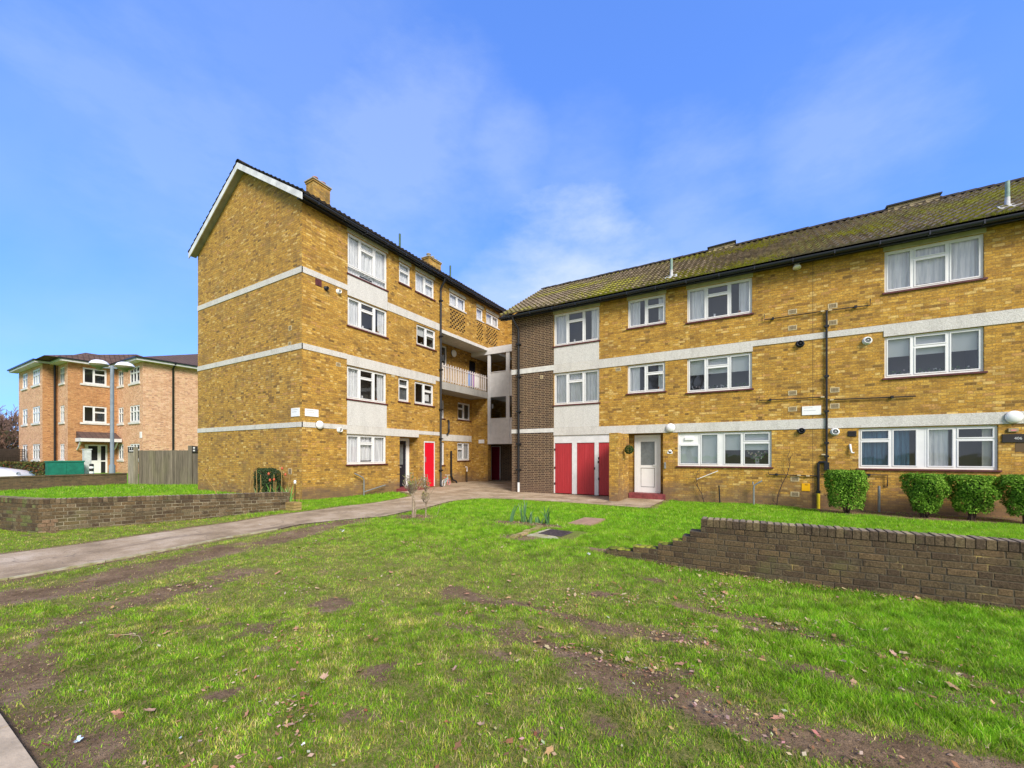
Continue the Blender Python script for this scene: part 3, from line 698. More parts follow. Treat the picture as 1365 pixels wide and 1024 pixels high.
# roof
rf = MB(); slope(rf, 'Y', (-12.45,10.03), (-16.45,12.42), 7.87, 21.8); slope(rf, 'Y', (-20.4,10.03), (-16.45,12.42), 7.87, 21.8, k=4)
rf.face([(-20.3,7.95,9.98),(-12.6,7.95,9.98),(-16.45,7.95,12.3)]) if False else None
roofA = rf.build('roof', M['tiledark'], A)
rt = MB(); ridge_tiles(rt, 'Y', -16.45, 12.47, 7.87, 21.8); rt.build('ridge_tile', M['tiledark'], roofA)
br = MB()   # bargeboards, a wide board under each verge with its soffit
def verge(mb, x0, z0, x1, z1, y, t, dz):
    mb.box8([(x0,y-t,z0-dz),(x1,y-t,z1-dz),(x1,y,z1-dz),(x0,y,z0-dz),(x0,y-t,z0),(x1,y-t,z1),(x1,y,z1),(x0,y,z0)])
verge(br, -16.45, 12.41, -12.47, 10.02, 7.905, .03, .23); verge(br, -20.38, 10.02, -16.45, 12.41, 7.905, .03, .23)
bo = br.build('bargeboard', M['barge'], roofA)
br = MB(); verge(br, -16.45, 12.24, -12.6, 9.93, 8.12, .215, .03); verge(br, -20.3, 9.91, -16.45, 12.24, 8.12, .215, .03); br.build('verge_soffit', M['bargeunder'], roofA)
# chimneys
def chimney(y0, y1, z1, pots):
    b = MB(); x0, x1 = -16.62, -16.1
    b.box(x0, x1, y0, y1, 11.9, z1-.3); ch = b.build('chimney', M['brick_chimney'], roofA)
    return ch
def chimney(y0, y1, z1, pots):
    x0, x1 = -16.62, -16.1
    b = MB(); b.m = 0; b.box(x0, x1, y0, y1, 11.7, z1-.16); b.box(x0-.03, x1+.03, y0-.03, y1+.03, z1-.16, z1-.08)
    b.m = 1; b.box(x0-.06, x1+.06, y0-.06, y1+.06, z1-.08, z1-.03)
    b.m = 2
    for k, (yy, h, rr, mt) in enumerate(pots):
        b.m = mt; b.lathe(((x0+x1)/2, yy, z1-.03), [(rr*1.15,0),(rr,.05),(rr*.85,h-.05),(rr*1.05,h-.04),(rr*1.05,h),(rr*.8,h),(rr*.8,h-.1)], 14)
    return b.build('chimney', [M['brick_chimney'], M['slabconc'], M['terracotta'], M['buff'], M['blackp']], roofA and A)
chimney(10.7, 11.5, 13.42, [(10.95,.22,.12,2),(11.32,.2,.12,2)])
chimney(17.95, 19.0, 13.15, [(18.2,.25,.13,3),(18.52,.22,.12,3),(18.82,.16,.13,4)])
def soil_vent(parent, x, y, z0, z1, mt, flash=True):
    b = MB(); b.tube([(x,y,z0),(x,y,z1)], .045, 12); o = b.build('soil_vent_pipe', M[mt], parent); return o
soil_vent(A, -12.95, 12.6, 10.2, 11.0, 'coppergrn'); soil_vent(A, -12.95, 16.0, 10.2, 11.0, 'coppergrn')
# fittings on block A
bb = MB(); bb.mb(m, 8.22, 8.71, 2.84, 3.09, .002, .02); o = bb.build('white_plaque', M['white'], A)
t_ = MB(); t_.mb(m, 8.28, 8.62, 3.03, 3.045, .02, .022); t_.mb(m, 8.28, 8.55, 2.97, 2.982, .02, .022); t_.build('plaque_lettering', M['faint'], o)
bb = MB(); bb.mb(gb, -13.42, -12.95, 2.83, 3.11, .002, .02); o = bb.build('white_plaque', M['white'], A)
t_ = MB(); t_.mb(gb, -13.37, -13.05, 3.05, 3.063, .02, .022); t_.mb(gb, -13.37, -13.1, 2.98, 2.992, .02, .022); t_.build('plaque_lettering', M['faint'], o)
dome_lamp(A, m, 8.74, 2.57, .145)
bb = MB(); bb.mb(m, 8.6, 8.83, 7.36, 7.58, 0, .02); bb.build('red_vent', M['sill'], A)
flue(A, m, 9.0, 7.37, True, .06); flue(A, m, 9.5, 7.43, False, .07); flue(A, m, 9.54, 2.44, False, .075)
airbrick(A, m, 9.5, 4.8, .2, .14); airbrick(A, gb, -13.5, 5.85, .17, .17); airbrick(A, gb, -13.52, 5.3, .17, .17); airbrick(A, gb, -13.5, .98, .2, .2)
bb = MB(); bb.mb(m, 12.02, 12.2, 4.98-.2, 4.86, .0, .012); bb.build('air_brick', M['vent'], A)
bb = MB(); bb.tube([(XA+.12,10.1,.84),(XA+.14,10.2,.80),(XA+.15,10.45,.68),(XA+.16,10.5,.60),(XA+.16,10.5,-.1)], .026, 10); bb.tube([(XA+.16,10.52,.13),(XA+.16,11.55,.32)], .022, 10); bb.build('handrail', M['grey'], A)

# ==================================================================== STAIR LINK
S = empty('stair_tower', (-11, 19.2, 0), 'white panelled stair tower joining the two brick blocks above a dark passage', 'stair tower')
l = mB(19.2)
b = MB()
cols_ = [(-12.84,-12.66),(-11.62,-11.40),(-10.4,-10.2),(-9.1,-8.8)]
for a, c in cols_: b.mb(l, a, c, 2.14, 7.2, -.08, .02)
b.mb(l, -14.0, -8.8, 7.2, 7.58, -1.9, .06)
for i in range(3):
    a, c = cols_[i][1], cols_[i+1][0]
    for z0, z1 in ((2.2,3.55),(4.78,6.16)): b.mb(l, a, c, z0, z1, -.06, 0); b.mb(l, a, c, z1, z1+.035, -.05, .03)
    b.mb(l, a, c, 2.14, 2.2, -.07, .03)
st = b.build('panel_wall', M['whitepaint'], S)
for i in range(3):
    a, c = cols_[i][1], cols_[i+1][0]
    for z0, z1 in ((3.585,4.78),(6.195,7.2)): g_ = MB(); g_.quad(l, a, c, z0, z1, -.03); g_.build('stair_window', M['glassdark'], S)
b = MB(); b.box(-12.8, -8.8, 19.3, 21.0, 2.14, 2.3); b.box(-12.8, -8.8, 19.3, 21.0, 4.75, 4.9); b.build('landing', M['soffit'], S)
b = MB(); wall(b, mB(20.995), -15.5, -8.5, -.4, 2.14, []); b.build('passage_wall', M['brick_dark'], S)
b = MB(); wall(b, mB(21.0), -15.5, -8.5, -.4, 10.0, []); b.face([(-8.95,19.2,-.4),(-8.95,21,-.4),(-8.95,21,7.6),(-8.95,19.2,7.6)]); b.build('rear_wall', M['brick'], S)
b = MB(); b.mb(mB(21.0), -13.76, -13.10, -.06, 2.05, 0, .05); o = b.build('passage_door', M['whitepaint'], S); boxo('door_leaf', M['reddark'], o, mB(21.0), -13.72, -13.15, -.06, 2.01, .05, .06)
b = MB(); b.mb(l, -12.6, -12.5, 4.15, 4.4, -.045, -.04); b.build('notice', M['white'], S)

# ==================================================================== BLOCK B
Bq = empty('apartment_block', (-9.0, YB, 0), 'three storey yellow brick block of flats under a long mossy tiled roof', 'building')
m = mB(YB)
winsB = [
 (-6.99,-5.06,6.0,7.32,L3,'netpart',dict(lintel=.16)), (-6.99,-5.06,3.58,4.89,L3,'net',{}),
 (-3.96,-2.62,6.27,7.32,L2,'netpart',dict(lintel=.16)), (-3.97,-2.63,3.83,4.88,L2,'netpart',{}),
 (-1.9,.05,6.15,7.32,L3,'netpart',dict(lintel=.16)), (-1.9,.05,3.70,4.89,L3,'blind',{}),
 (3.3,5.26,6.15,7.32,L3,'netcentre',dict(lintel=.16)), (3.3,5.26,3.72,4.89,L3,'blind',{}),
 (-2.21,.59,1.15,2.31,[(.28,[.33,.67],['p',1]),(.24,[1]),(.03,[1],['q']),(.23,[1]),(.32,[.28,.72])],'kitchen',dict()),
 (2.73,5.51,1.15,2.31,[(.27,[.28,.72]),(.22,[1]),(.04,[1],['q']),(.22,[1]),(.29,[.28,.72])],'bluecurtain',dict()),
 (8.6,10.55,6.15,7.32,L3,'netcentre',dict(lintel=.16)), (8.6,10.55,3.72,4.89,L3,'blind',{}), (8.2,10.9,1.15,2.31,L3,'net',{}),
]
holes = [(w[0],w[1],w[2],w[3],.2) for w in winsB] + [(-4.1,-2.70,-.02,2.33,.35), (-7.0,-4.25,-.1,2.33,.1)]
b = MB(); wall(b, m, -7.0, 12.0, -.4, 7.62, holes)
b.face([(-9.0,15.35,-.4),(-9.0,22.7,-.4),(-9.0,22.7,7.6),(-9.0,15.35,7.6)][::-1]); b.face([(-9,15.35,7.6),(-9,22.7,7.6),(-9,19.03,9.95)][::-1])
b.face([(12,15.35,-.4),(12,22.7,-.4),(12,22.7,7.6),(12,15.35,7.6)]); b.face([(12,15.35,7.6),(12,22.7,7.6),(12,19.03,9.95)]); b.face([(-9,22.7,-.4),(12,22.7,-.4),(12,22.7,7.6),(-9,22.7,7.6)])
b.build('wall', M['brick'], Bq)
b = MB(); wall(b, m, -9.0, -7.0, -.4, 7.62, []); b.build('brown_brick_panel', M['brick_dark'], Bq)
b = MB(); b.mb(m, -9.01, -7.0, 5.03, 5.24, -.02, .02); b.mb(m, -9.01, -7.0, 2.47, 2.64, -.02, .02); b.build('painted_band', M['bandwhite'], Bq)
b = MB(); b.mb(m, -7.0, .07, 4.9, 5.24, -.02, .02); b.mb(m, .07, 3.28, 5.06, 5.24, -.02, .018); b.mb(m, 3.28, 12.0, 4.9, 5.24, -.02, .02); b.mb(m, -7.0, 12.0, 2.335, 2.64, -.02, .02)
b.build('concrete_band', M['band'], Bq)
boxo('pebbledash_panel', M['pebble'], Bq, m, -6.98, -5.07, 5.245, 5.945, -.02, .012); boxo('pebbledash_panel', M['pebble'], Bq, m, -6.98, -5.07, 2.645, 3.525, -.02, .012)
for (a,bb_,c,d,cl,ins,k) in winsB: window(Bq, m, a, bb_, c, d, cl, ins, **k)
ib = MB()
for z in (.0, 2.55, 5.1, 7.5): ib.box(-8.9, 11.9, YB+1.15, 22.6, z, z+.05)
ib.build('floor_slab', M['room'], Bq)
# joint in the brickwork
boxo('movement_joint', M['ventdark'], Bq, m, 1.645, 1.657, .0, 7.6, -.01, .003)
# store doors
fr = MB(); fr.mb(m, -7.0, -4.25, 2.02, 2.33, -.09, -.02); 
for a, c in ((-7.0,-6.96),(-6.2,-6.0),(-5.26,-5.10),(-4.35,-4.25)): fr.mb(m, a, c, -.04, 2.02, -.09, -.02)
sdf = fr.build('store_doors', M['whitepaint'], Bq)
for k, (a, c) in enumerate(((-6.95,-6.21),(-5.99,-5.27),(-5.09,-4.36))):
    dm = MB(); n_ = 7; w = (c-a)/n_
    for i in range(n_): dm.mb(m, a+i*w+.003, a+(i+1)*w-.003, -.03, 2.01, -.08, -.045 + (.004 if i % 2 else 0))
    dm.mb(m, a, c, -.03, 2.01, -.085, -.052); dm.build('door_leaf', M['red'], sdf)
hb = MB()
for a, z in ((-6.97,1.75),(-6.97,1.0),(-6.97,.35),(-5.27,1.0),(-5.1,1.4),(-5.1,.6),(-5.12,1.25)): hb.mb(m, a-.01, a+.035, z-.04, z+.05, -.02, -.005)
hb.build('door_hinge', M['blackp'], sdf)
# fin wall by the front door
b = MB(); b.mb(m, -4.24, -3.92, -.3, 2.30, 0.003, 1.42); b.build('fin_wall', M['brick'], Bq)
# front door
db = mB(YB+.35); b = MB()
b.quad(db, -4.1, -3.76, -.02, 2.33, 0); b.quad(db, -2.86, -2.7, -.02, 2.33, 0); b.quad(db, -3.76, -2.86, 2.3, 2.33, 0); b.build('door_reveal', M['brick'], Bq)
fr = MB(); fr.mb(db, -3.78, -3.68, .13, 2.28, -.02, .06); fr.mb(db, -2.93, -2.84, .13, 2.28, -.02, .06); fr.mb(db, -3.68, -2.93, 2.17, 2.28, -.02, .06); fr.mb(db, -3.68, -2.93, .13, .17, -.02, .06)
fd = fr.build('front_door', M['upvc'], Bq)
lf = MB(); lf.mb(db, -3.675, -3.56, .175, 2.165, -.02, .045); lf.mb(db, -3.05, -2.935, .175, 2.165, -.02, .045); lf.mb(db, -3.56, -3.05, 2.03, 2.165, -.02, .045); lf.mb(db, -3.56, -3.05, .175, .33, -.02, .045); lf.mb(db, -3.56, -3.05, 1.05, 1.15, -.02, .045); lf.mb(db, -3.54, -3.07, .35, 1.03, -.02, .03)
lf.build('door_leaf', M['upvc'], fd); boxo('door_pane', M['frost'], fd, db, -3.56, -3.05, 1.15, 2.03, -.02, .025); door_handle(fd, db, -3.0, 1.16, .045)
b = MB(); b.mb(m, -3.9, -2.62, -.2, .125, -.35, .12); b.build('door_step', M['step'], Bq)
dome_lamp(Bq, m, -2.44, 2.50, .155); dome_lamp(Bq, m, 5.76, 2.50, .16)
b = MB(); b.mb(m, -2.55, -2.38, 1.58, 1.66, 0, .02); b.lathe(m(-2.465,1.66,0), [(0,.02),(.06,.02),(.06,0)], 16, (0,-1,0)); b.build('number_plate', M['white'], Bq)
b = MB(); b.mb(m, -2.66, -2.60, 1.05, 1.27, 0, .03); b.mb(m, -2.65, -2.61, 1.2, 1.24, .03, .04); b.build('doorbell', M['grey'], Bq)
# roof of block B
rf = MB(); slope(rf, 'X', (14.95,7.56), (19.03,10.08), -9.35, 12.3, k=10, amp=.034); slope(rf, 'X', (23.1,7.56), (19.03,10.08), -9.35, 12.3, k=4)
roofB = rf.build('roof', M['tile'], Bq)
rt = MB(); ridge_tiles(rt, 'X', 19.03, 10.12, -9.35, 12.3); rt.build('ridge_tile', M['tiledark'], roofB)
b = MB(); b.box8([(-9.36,14.97,7.42),(-9.0,14.97,7.42),(-9.0,19.03,9.94),(-9.36,19.03,9.94),(-9.36,14.97,7.5),(-9.0,14.97,7.5),(-9.0,19.03,10.03),(-9.36,19.03,10.03)]); b.build('verge_soffit', M['lintel'], roofB)
for a, c in ((-1.5,-.55),(4.15,5.45)):
    b = MB(); b.m = 0; b.box8([(a,18.9,9.95),(c,18.9,9.95),(c,19.6,9.8),(a,19.6,9.8),(a,18.9,10.19),(c,18.9,10.22),(c,19.6,10.22),(a,19.6,10.2)])
    b.m = 1; b.box8([(a-.05,18.84,10.19),(c+.05,18.84,10.225),(c+.05,19.7,10.225),(a-.05,19.7,10.2),(a-.05,18.84,10.24),(c+.05,18.84,10.275),(c+.05,19.7,10.275),(a-.05,19.7,10.25)])
    b.build('roof_hatch', [M['buff'], M['blackp']], roofB)
gutter(Bq, 'X', 14.97, 7.47, -9.4, 12.3, .07)
b = MB(); b.box(-9.3, 12.2, 15.05, YB-.002, 7.44, 7.46); b.build('soffit', M['blackp'], Bq)
for x in (-2.45, 5.74, 9.4):
    o = soil_vent(Bq, x, 15.55, 7.75, 8.62, 'copper')
    k = MB(); k.lathe((x,15.55,7.9), [(.05,.3),(.052,.05),(.12,.02),(.2,-.06)], 14); k.box8([(x-.2,15.38,7.86),(x+.22,15.38,7.86),(x+.16,15.72,8.07),(x-.14,15.72,8.07),(x-.2,15.38,7.89),(x+.22,15.38,7.89),(x+.16,15.72,8.10),(x-.14,15.72,8.10)]); k.build('lead_flashing', M['lead'], o)
pipe(Bq, 'downpipe', [(-8.75,14.98,7.42),(-8.74,15.0,7.3),(-8.62,15.25,6.95),(-8.62,15.27,6.8),(-8.62,15.27,.35)], .052, 'blackp', [(-8.62,15.27,z) for z in (6.3,4.9,3.4,2.0,.9)])
pipe(Bq, 'downpipe_foot', [(-8.62,15.27,.35),(-8.62,15.27,-.12)], .054, 'whitepaint')
# pipes, vents and flues on block B
y = YB-.05
def P3(pts, yy=y): return [(a, yy, z) for a, z in pts]
gp = pipe(Bq, 'gas_pipe', P3([(1.98,5.87),(1.98,1.3)]), .028, 'blackp', [(1.98,y,z) for z in (5.4,3.9,2.85,1.9,1.5)])
b = MB(); b.box(1.92,2.04,y-.04,y+.04,1.08,1.32); b.tube(P3([(1.98,1.32),(1.8,1.32),(1.78,1.28),(1.78,.42)]), .034, 10); b.box(1.73,1.83,y-.045,y+.045,.38,.46); b.build('gas_riser', M['blackp'], Bq)
pipe(Bq, 'gas_sleeve', P3([(1.78,.40),(1.78,-.12)]), .042, 'yellow')
b = MB(); b.tube(P3([(.39,6.03),(.39,5.86),(1.98,5.87),(2.98,5.85),(2.98,6.03)]), .014, 8); b.tube(P3([(.25,3.40),(.25,3.29),(1.98,3.28)]), .014, 8); b.tube(P3([(1.98,3.19),(3.94,3.16)]), .016, 8)
b.tube(P3([(.5,.98),(.52,.92),(1.78,.90)]), .016, 8); b.tube(P3([(1.85,.95),(3.35,.97),(3.35,.65)]), .014, 8)
for a, z in ((.62,5.86),(2.65,5.86),(.55,3.29),(3.45,3.17),(.72,.92),(2.95,.965)): b.box(a-.03,a+.03,y-.03,y+.04,z-.035,z+.035)
b.build('branch_pipe', M['blackp'], Bq)
b = MB()
for a, z in ((1.88,5.87),(2.06,5.87),(1.88,3.285),(2.1,3.185),(1.9,1.55),(1.52,.9),(1.3,.91),(1.95,1.32)): b.box(a-.045,a+.045,y-.022,y+.022,z-.02,z+.02)
b.build('pipe_marker', M['vent'], Bq)
for u, z in ((1.14,6.0),(1.14,5.5),(2.13,6.0),(2.13,5.5),(1.14,3.47),(1.14,2.97),(2.18,3.48),(2.18,3.0),(1.2,.79),(1.2,.32)): airbrick(Bq, m, u, z)
airbrick(Bq, m, -4.32, 4.78, .2, .13); airbrick(Bq, m, -7.55, 4.8, .14, .14)
flue(Bq, m, 1.33, 4.97, True, .085); flue(Bq, m, 2.92, 4.84, False, .085); flue(Bq, m, 1.36, 2.29, True, .08); flue(Bq, m, 2.18, 2.23, False, .085)
b = MB(); b.tube([(1.25,YB,7.44),(1.25,YB-.1,7.42)], .05, 12); b.lathe((1.24,YB-.1,7.47), [(.02,.03),(.06,0),(.07,-.08),(.1,-.16),(.11,-.2),(0,-.2)], 16, (0,.25,1)); b.build('security_light', M['white'], Bq)
b = MB(); b.mb(m, 2.48, 2.68, 2.08, 2.24, 0, .02); 
for i in range(4): b.mb(m, 2.5, 2.66, 2.10+i*.035, 2.115+i*.035, .02, .03)
b.build('brown_vent', M['signdark'], Bq)
b = MB(); b.tube([(2.53,y+.03,1.85),(2.54,y,1.72),(2.56,y-.02,1.6),(2.62,y-.02,1.6)], .03, 8, r1=.022); b.build('white_hook', M['white'], Bq)
b = MB(); b.mb(m, 1.37, 1.58, .43, .66, 0, .015); o = b.build('gas_tag', M['amber'], Bq)
b = MB(); b.mb(m, 1.45, 1.52, .61, .63, .015, .018); b.build('tag_marking', M['signdark'], o)
b = MB(); b.mb(m, 1.38, 1.85, 2.76, 3.03, .002, .02); o = b.build('white_plaque', M['white'], Bq)
b = MB(); b.mb(m, 1.42, 1.64, 2.975, 2.985, .02, .022); b.mb(m, 1.42, 1.72, 2.89, 2.90, .02, .022); b.build('plaque_lettering', M['faint'], o)
b = MB(); b.mb(m, 5.57, 6.3, 1.86, 2.07, .002, .025); sg = b.build('house_number_sign', M['signdark'], Bq)
cu = bpy.data.curves.new('numbers', 'FONT'); cu.body = '406'; cu.size = .092; cu.extrude = .002; cu.align_x = 'CENTER'
to = bpy.data.objects.new('tmp', cu); col.objects.link(to); dg = bpy.context.evaluated_depsgraph_get(); me = bpy.data.meshes.new_from_object(to.evaluated_get(dg)); bpy.data.objects.remove(to)
no = bpy.data.objects.new('sign_numbers', me); me.materials.append(M['signtext']); col.objects.link(no); no.parent = sg
no.location = Vector((5.84, YB-.028, 1.93)) - root_loc(sg); no.rotation_euler = (R(90), 0, 0)
b = MB(); b.mb(m, 5.67, 5.84, 2.13, 2.22, 0, .05); o = b.build('door_entry_unit', M['buff'], Bq); boxo('entry_label', M['pinkpl'], o, m, 5.71, 5.8, 2.15, 2.18, .05, .053)
b = MB(); b.tube([(.1,y-.15,-.12),(.1,y-.15,.52),(.13,y-.15,.58),(.33,y-.15,.72)], .027, 10); b.tube([(.08,y-.15,.58),(.07,y-.15,.68)], .02, 8); b.build('handrail_post', M['grey'], Bq)
pipe(Bq, 'stub_pipe', [(-.87,y-.1,-.12),(-.9,y-.1,.52)], .022, 'blackp'); pipe(Bq, 'white_rail', [(-1.58,y-.03,.7),(-.93,y-.03,1.0)], .012, 'white')
pipe(Bq, 'handrail_post', [(3.14,y-.15,-.12),(3.14,y-.15,.66)], .032, 'grey')
b = MB(); b.mb(m, 5.8, 6.2, 1.62, 1.86, -.01, .004); b.build('brown_patch', M['ventdark'], Bq)

# ==================================================================== BLOCK C (orange brick, far left)
C = empty('apartment_block', (-42.8, 9.18, 0), 'distant orange brick block of flats with stepped front and brown hipped roof', 'building')
zc = 8.3
C1, C2 = MB(), MB()
f1 = [(-51.1,-49.5),(-48.0,-45.9)]; rows = [(1.15,2.35),(3.95,5.2),(6.85,8.05)]
wall(C1, mB(8.4), -52.2, -45.2, -.6, zc, [(a,b_,z0,z1,.1) for a,b_ in f1 for z0,z1 in rows])
C1.face([(-52.2,20,-.6),(-52.2,8.4,-.6),(-52.2,8.4,zc),(-52.2,20,zc)])
wall(C2, mA(-45.2), 8.4, 9.18, -.6, zc, [])
wall(C1, mB(9.18), -45.2, -42.8, -.6, zc, [(-44.7,-43.6,z0,z1,.1) for z0,z1 in rows])
wall(C2, mA(-42.8), 9.18, 11.85, -.6, zc, [(9.95,11.25,z0,z1,.1) for z0,z1 in rows[1:]] + [(10.05,11.3,.05,2.3,.2)])
wall(C1, mB(11.85), -42.8, -37.8, -.6, zc, [(a,b_,z0,z1,.1) for a,b_ in ((-42.55,-41.5),(-40.25,-38.4)) for z0,z1 in rows])
wall(C1, mA(-37.8), 11.85, 30, -.6, zc, []); C1.face([(-52.2,30,-.6),(-37.8,30,-.6),(-37.8,30,zc),(-52.2,30,zc)])
C1.build('wall', M['brick_orange'], C); C2.build('side_wall', M['brick_orange_warm'], C)
def cwin(mm, a, b_, z0, z1, n_, white=False):
    cl = [(1,[.35,.65])]*n_
    window(C, mm, a, b_, z0, z1, cl, 'whiteblind' if white else 'dark', sill=False, rec=.03, room=True, thin=.07)
    boxo('stone_sill', M['bandwhite'], C, mm, a-.12, b_+.12, z0-.14, z0, -.02, .07)
for i, (z0, z1) in enumerate(rows):
    cwin(mB(8.4), *f1[0], z0, z1, 2, i > 0); cwin(mB(8.4), *f1[1], z0, z1, 3, i > 0)
    cwin(mB(9.18), -44.7, -43.6, z0, z1, 2)
    cwin(mB(11.85), -42.55, -41.5, z0, z1, 2); cwin(mB(11.85), -40.25, -38.4, z0, z1, 3, i == 1)
    if i: window(C, mA(-42.8), 9.95, 11.25, z0, z1, [(.45,[1]),(.55,[.35,.65])], 'dark', sill=False, rec=.03, thin=.07); boxo('stone_sill', M['bandwhite'], C, mA(-42.8), 9.8, 11.4, z0-.14, z0, -.02, .07)
mc = mA(-42.8); fr = MB(); fr.mb(mc, 10.05,10.15,.05,2.3,-.12,-.04); fr.mb(mc, 11.2,11.3,.05,2.3,-.12,-.04); fr.mb(mc, 10.15,11.2,2.2,2.3,-.12,-.04); fr.mb(mc, 10.86,10.94,.05,2.2,-.12,-.04); fr.mb(mc, 10.15,10.86,.05,1.1,-.11,-.05); fr.mb(mc, 10.15,10.25,1.1,2.2,-.11,-.05); fr.mb(mc, 10.76,10.86,1.1,2.2,-.11,-.05); fr.mb(mc,10.94,11.2,1.0,1.1,-.11,-.05)
dC = fr.build('entrance_door', M['upvc'], C); g_ = MB(); g_.quad(mc, 10.2, 11.2, .1, 2.25, -.09); g_.build('door_pane', M['dark'], dC)
b = MB(); b.box8([(-42.8,9.6,2.72),(-41.7,9.6,2.72),(-41.7,11.75,2.72),(-42.8,11.75,2.72),(-42.8,9.6,3.25),(-41.7,9.6,2.78),(-41.7,11.75,2.78),(-42.8,11.75,3.25)]); cn = b.build('porch_roof', M['tilebrown'], C)
b = MB(); b.box(-42.8,-41.66,9.55,9.6,2.5,2.75); b.box(-41.7,-41.62,9.55,11.8,2.5,2.74); b.box(-42.8,-41.7,11.75,11.8,2.5,2.75)
for yy in (9.65, 11.65): b.tube([(-42.75,yy,1.9),(-42.4,yy,2.1),(-42.0,yy,2.5)], .06, 6)
b.build('porch_fascia', M['whitepaint'], cn)
def hip(mb, x0, x1, y0, y1, z0, z1, ax, i0, i1):
    e = [(x0,y0,z0),(x1,y0,z0),(x1,y1,z0),(x0,y1,z0)]
    if ax == 'X': r = [(x0+i0,(y0+y1)/2,z1),(x1-i1,(y0+y1)/2,z1)]; mb.face([e[0],e[1],r[1],r[0]]); mb.face([e[1],e[2],r[1]]); mb.face([e[2],e[3],r[0],r[1]]); mb.face([e[3],e[0],r[0]])
    else: r = [((x0+x1)/2,y0+i0,z1),((x0+x1)/2,y1-i1,z1)]; mb.face([e[0],e[1],r[0]]); mb.face([e[1],e[2],r[1],r[0]]); mb.face([e[2],e[3],r[1]]); mb.face([e[3],e[0],r[0],r[1]])
    mb.face(e[::-1])
b = MB(); slope(b, 'Y', (-37.35,8.5), (-42.5,10.65), 17.0, 30.3, k=6, per=.3); hip(b, -47.7,-37.4,11.4,30.4,8.45,10.6,'Y',6.0,1); hip(b, -52.6,-42.35,7.95,18.4,8.46,9.75,'X',5,1.0); hip(b, -44.9,-42.33,8.7,14,8.462,9.3,'Y',1.6,.1)
rC = b.build('roof', M['tilebrown'], C)
b = MB()
b.box(-52.6,-44.8,7.93,8.0,8.26,8.46); b.box(-44.82,-44.75,7.93,8.72,8.26,8.46); b.box(-44.75,-42.35,8.7,8.77,8.26,8.46); b.box(-42.38,-42.3,8.77,11.42,8.26,8.46); b.box(-42.3,-37.4,11.36,11.43,8.26,8.45); b.box(-37.42,-37.35,11.36,30.4,8.26,8.45)
b.box(-52.6,-45.2,8.0,8.4,8.27,8.29); b.box(-45.2,-42.8,8.75,9.18,8.27,8.29); b.box(-42.8,-42.4,8.8,11.85,8.27,8.29); b.box(-42.8,-37.8,11.43,11.85,8.27,8.29); b.box(-37.8,-37.4,11.43,30,8.27,8.29)
b.build('white_fascia', M['whitepaint'], rC)
b = MB(); b.box(-52.65,-44.7,7.84,7.92,8.4,8.49); b.box(-44.74,-44.66,7.84,8.6,8.4,8.49); b.box(-44.7,-42.3,8.6,8.68,8.4,8.49); b.box(-42.3,-42.22,8.6,11.3,8.4,8.49); b.box(-42.3,-37.3,11.27,11.35,8.4,8.49); b.box(-37.34,-37.26,11.27,30.4,8.4,8.49)
b.build('roof_gutter', M['blackp'], rC)
pipe(C, 'downpipe', [(-45.1,9.0,8.3),(-45.1,9.0,0)], .06, 'blackp'); pipe(C, 'downpipe', [(-37.3,13.6,8.4),(-37.72,13.6,8.0),(-37.72,13.6,0)], .06, 'blackp')
boxo('white_plaque', M['white'], C, mB(11.85), -38.3, -37.95, 2.75, 3.2, .0, .03)

# ==================================================================== TERRAIN
def vnoise(x, y, s, seed):
    r = np.random.default_rng(seed).random((256, 256)); X, Y = np.asarray(x)*s+1000, np.asarray(y)*s+1000
    i, j = np.floor(X).astype(int), np.floor(Y).astype(int); fx, fy = X-i, Y-j; fx = fx*fx*(3-2*fx); fy = fy*fy*(3-2*fy)
    g = lambda a, b_: r[a % 256, b_ % 256]
    return (g(i,j)*(1-fx)+g(i+1,j)*fx)*(1-fy)+(g(i,j+1)*(1-fx)+g(i+1,j+1)*fx)*fy
def fbm(x, y, s, seed, o=4, g=.5):
    t, a, n = 0, 1, 0
    for k in range(o): t = t + a*vnoise(x, y, s*2**k, seed+k); n += a; a *= g
    return t/n
def sst(a, b_, x): t = np.clip((np.asarray(x, float)-a)/(b_-a), 0, 1); return t*t*(3-2*t)
def pdist(x, y, pts):
    d = np.full(np.shape(x), 1e9)
    for (ax, ay), (bx, by) in zip(pts[:-1], pts[1:]):
        dx, dy = bx-ax, by-ay; t = np.clip(((x-ax)*dx+(y-ay)*dy)/(dx*dx+dy*dy+1e-9), 0, 1)
        d = np.minimum(d, np.hypot(x-ax-t*dx, y-ay-t*dy))
    return d
def inpoly(x, y, poly):
    ins = np.zeros(np.shape(x), bool); n = len(poly)
    for i in range(n):
        (x1, y1), (x2, y2) = poly[i], poly[(i+1) % n]
        if y1 == y2: continue
        c = ((y1 > y) != (y2 > y)) & (x < (x2-x1)*(y-y1)/(y2-y1)+x1); ins ^= c
    return ins
PATH = [(-10.1,-8),(-10.0,1.42),(-9.95,2.33),(-10.2,4.17),(-10.12,5.35),(-10.05,6.27),(-10.1,7.24),(-10.25,8.35),(-10.5,9.9),(-10.85,11.15),(-11.6,11.9),(-12.8,12.35),
        (-13.6,12.5),(-13.6,15.3),(-15.5,15.3),(-15.5,21.2),(-8.8,21.2),(-8.8,15.5),(-2.62,15.5),(-2.66,13.4),(-2.6,12.66),(-2.82,12.45),(-4.12,12.55),(-5.65,12.6),(-7.2,12.5),(-8.0,12.25),(-8.38,11.7),(-8.6,10.66),(-8.34,9.6),(-7.95,8.4),(-7.75,7.6),(-7.66,6.97),(-7.95,6.3),(-8.45,5.3),(-8.38,3.74),(-8.14,2.78),(-8.01,1.89),(-7.96,1.13),(-7.95,-8)]
pe = PATH + [PATH[0]]
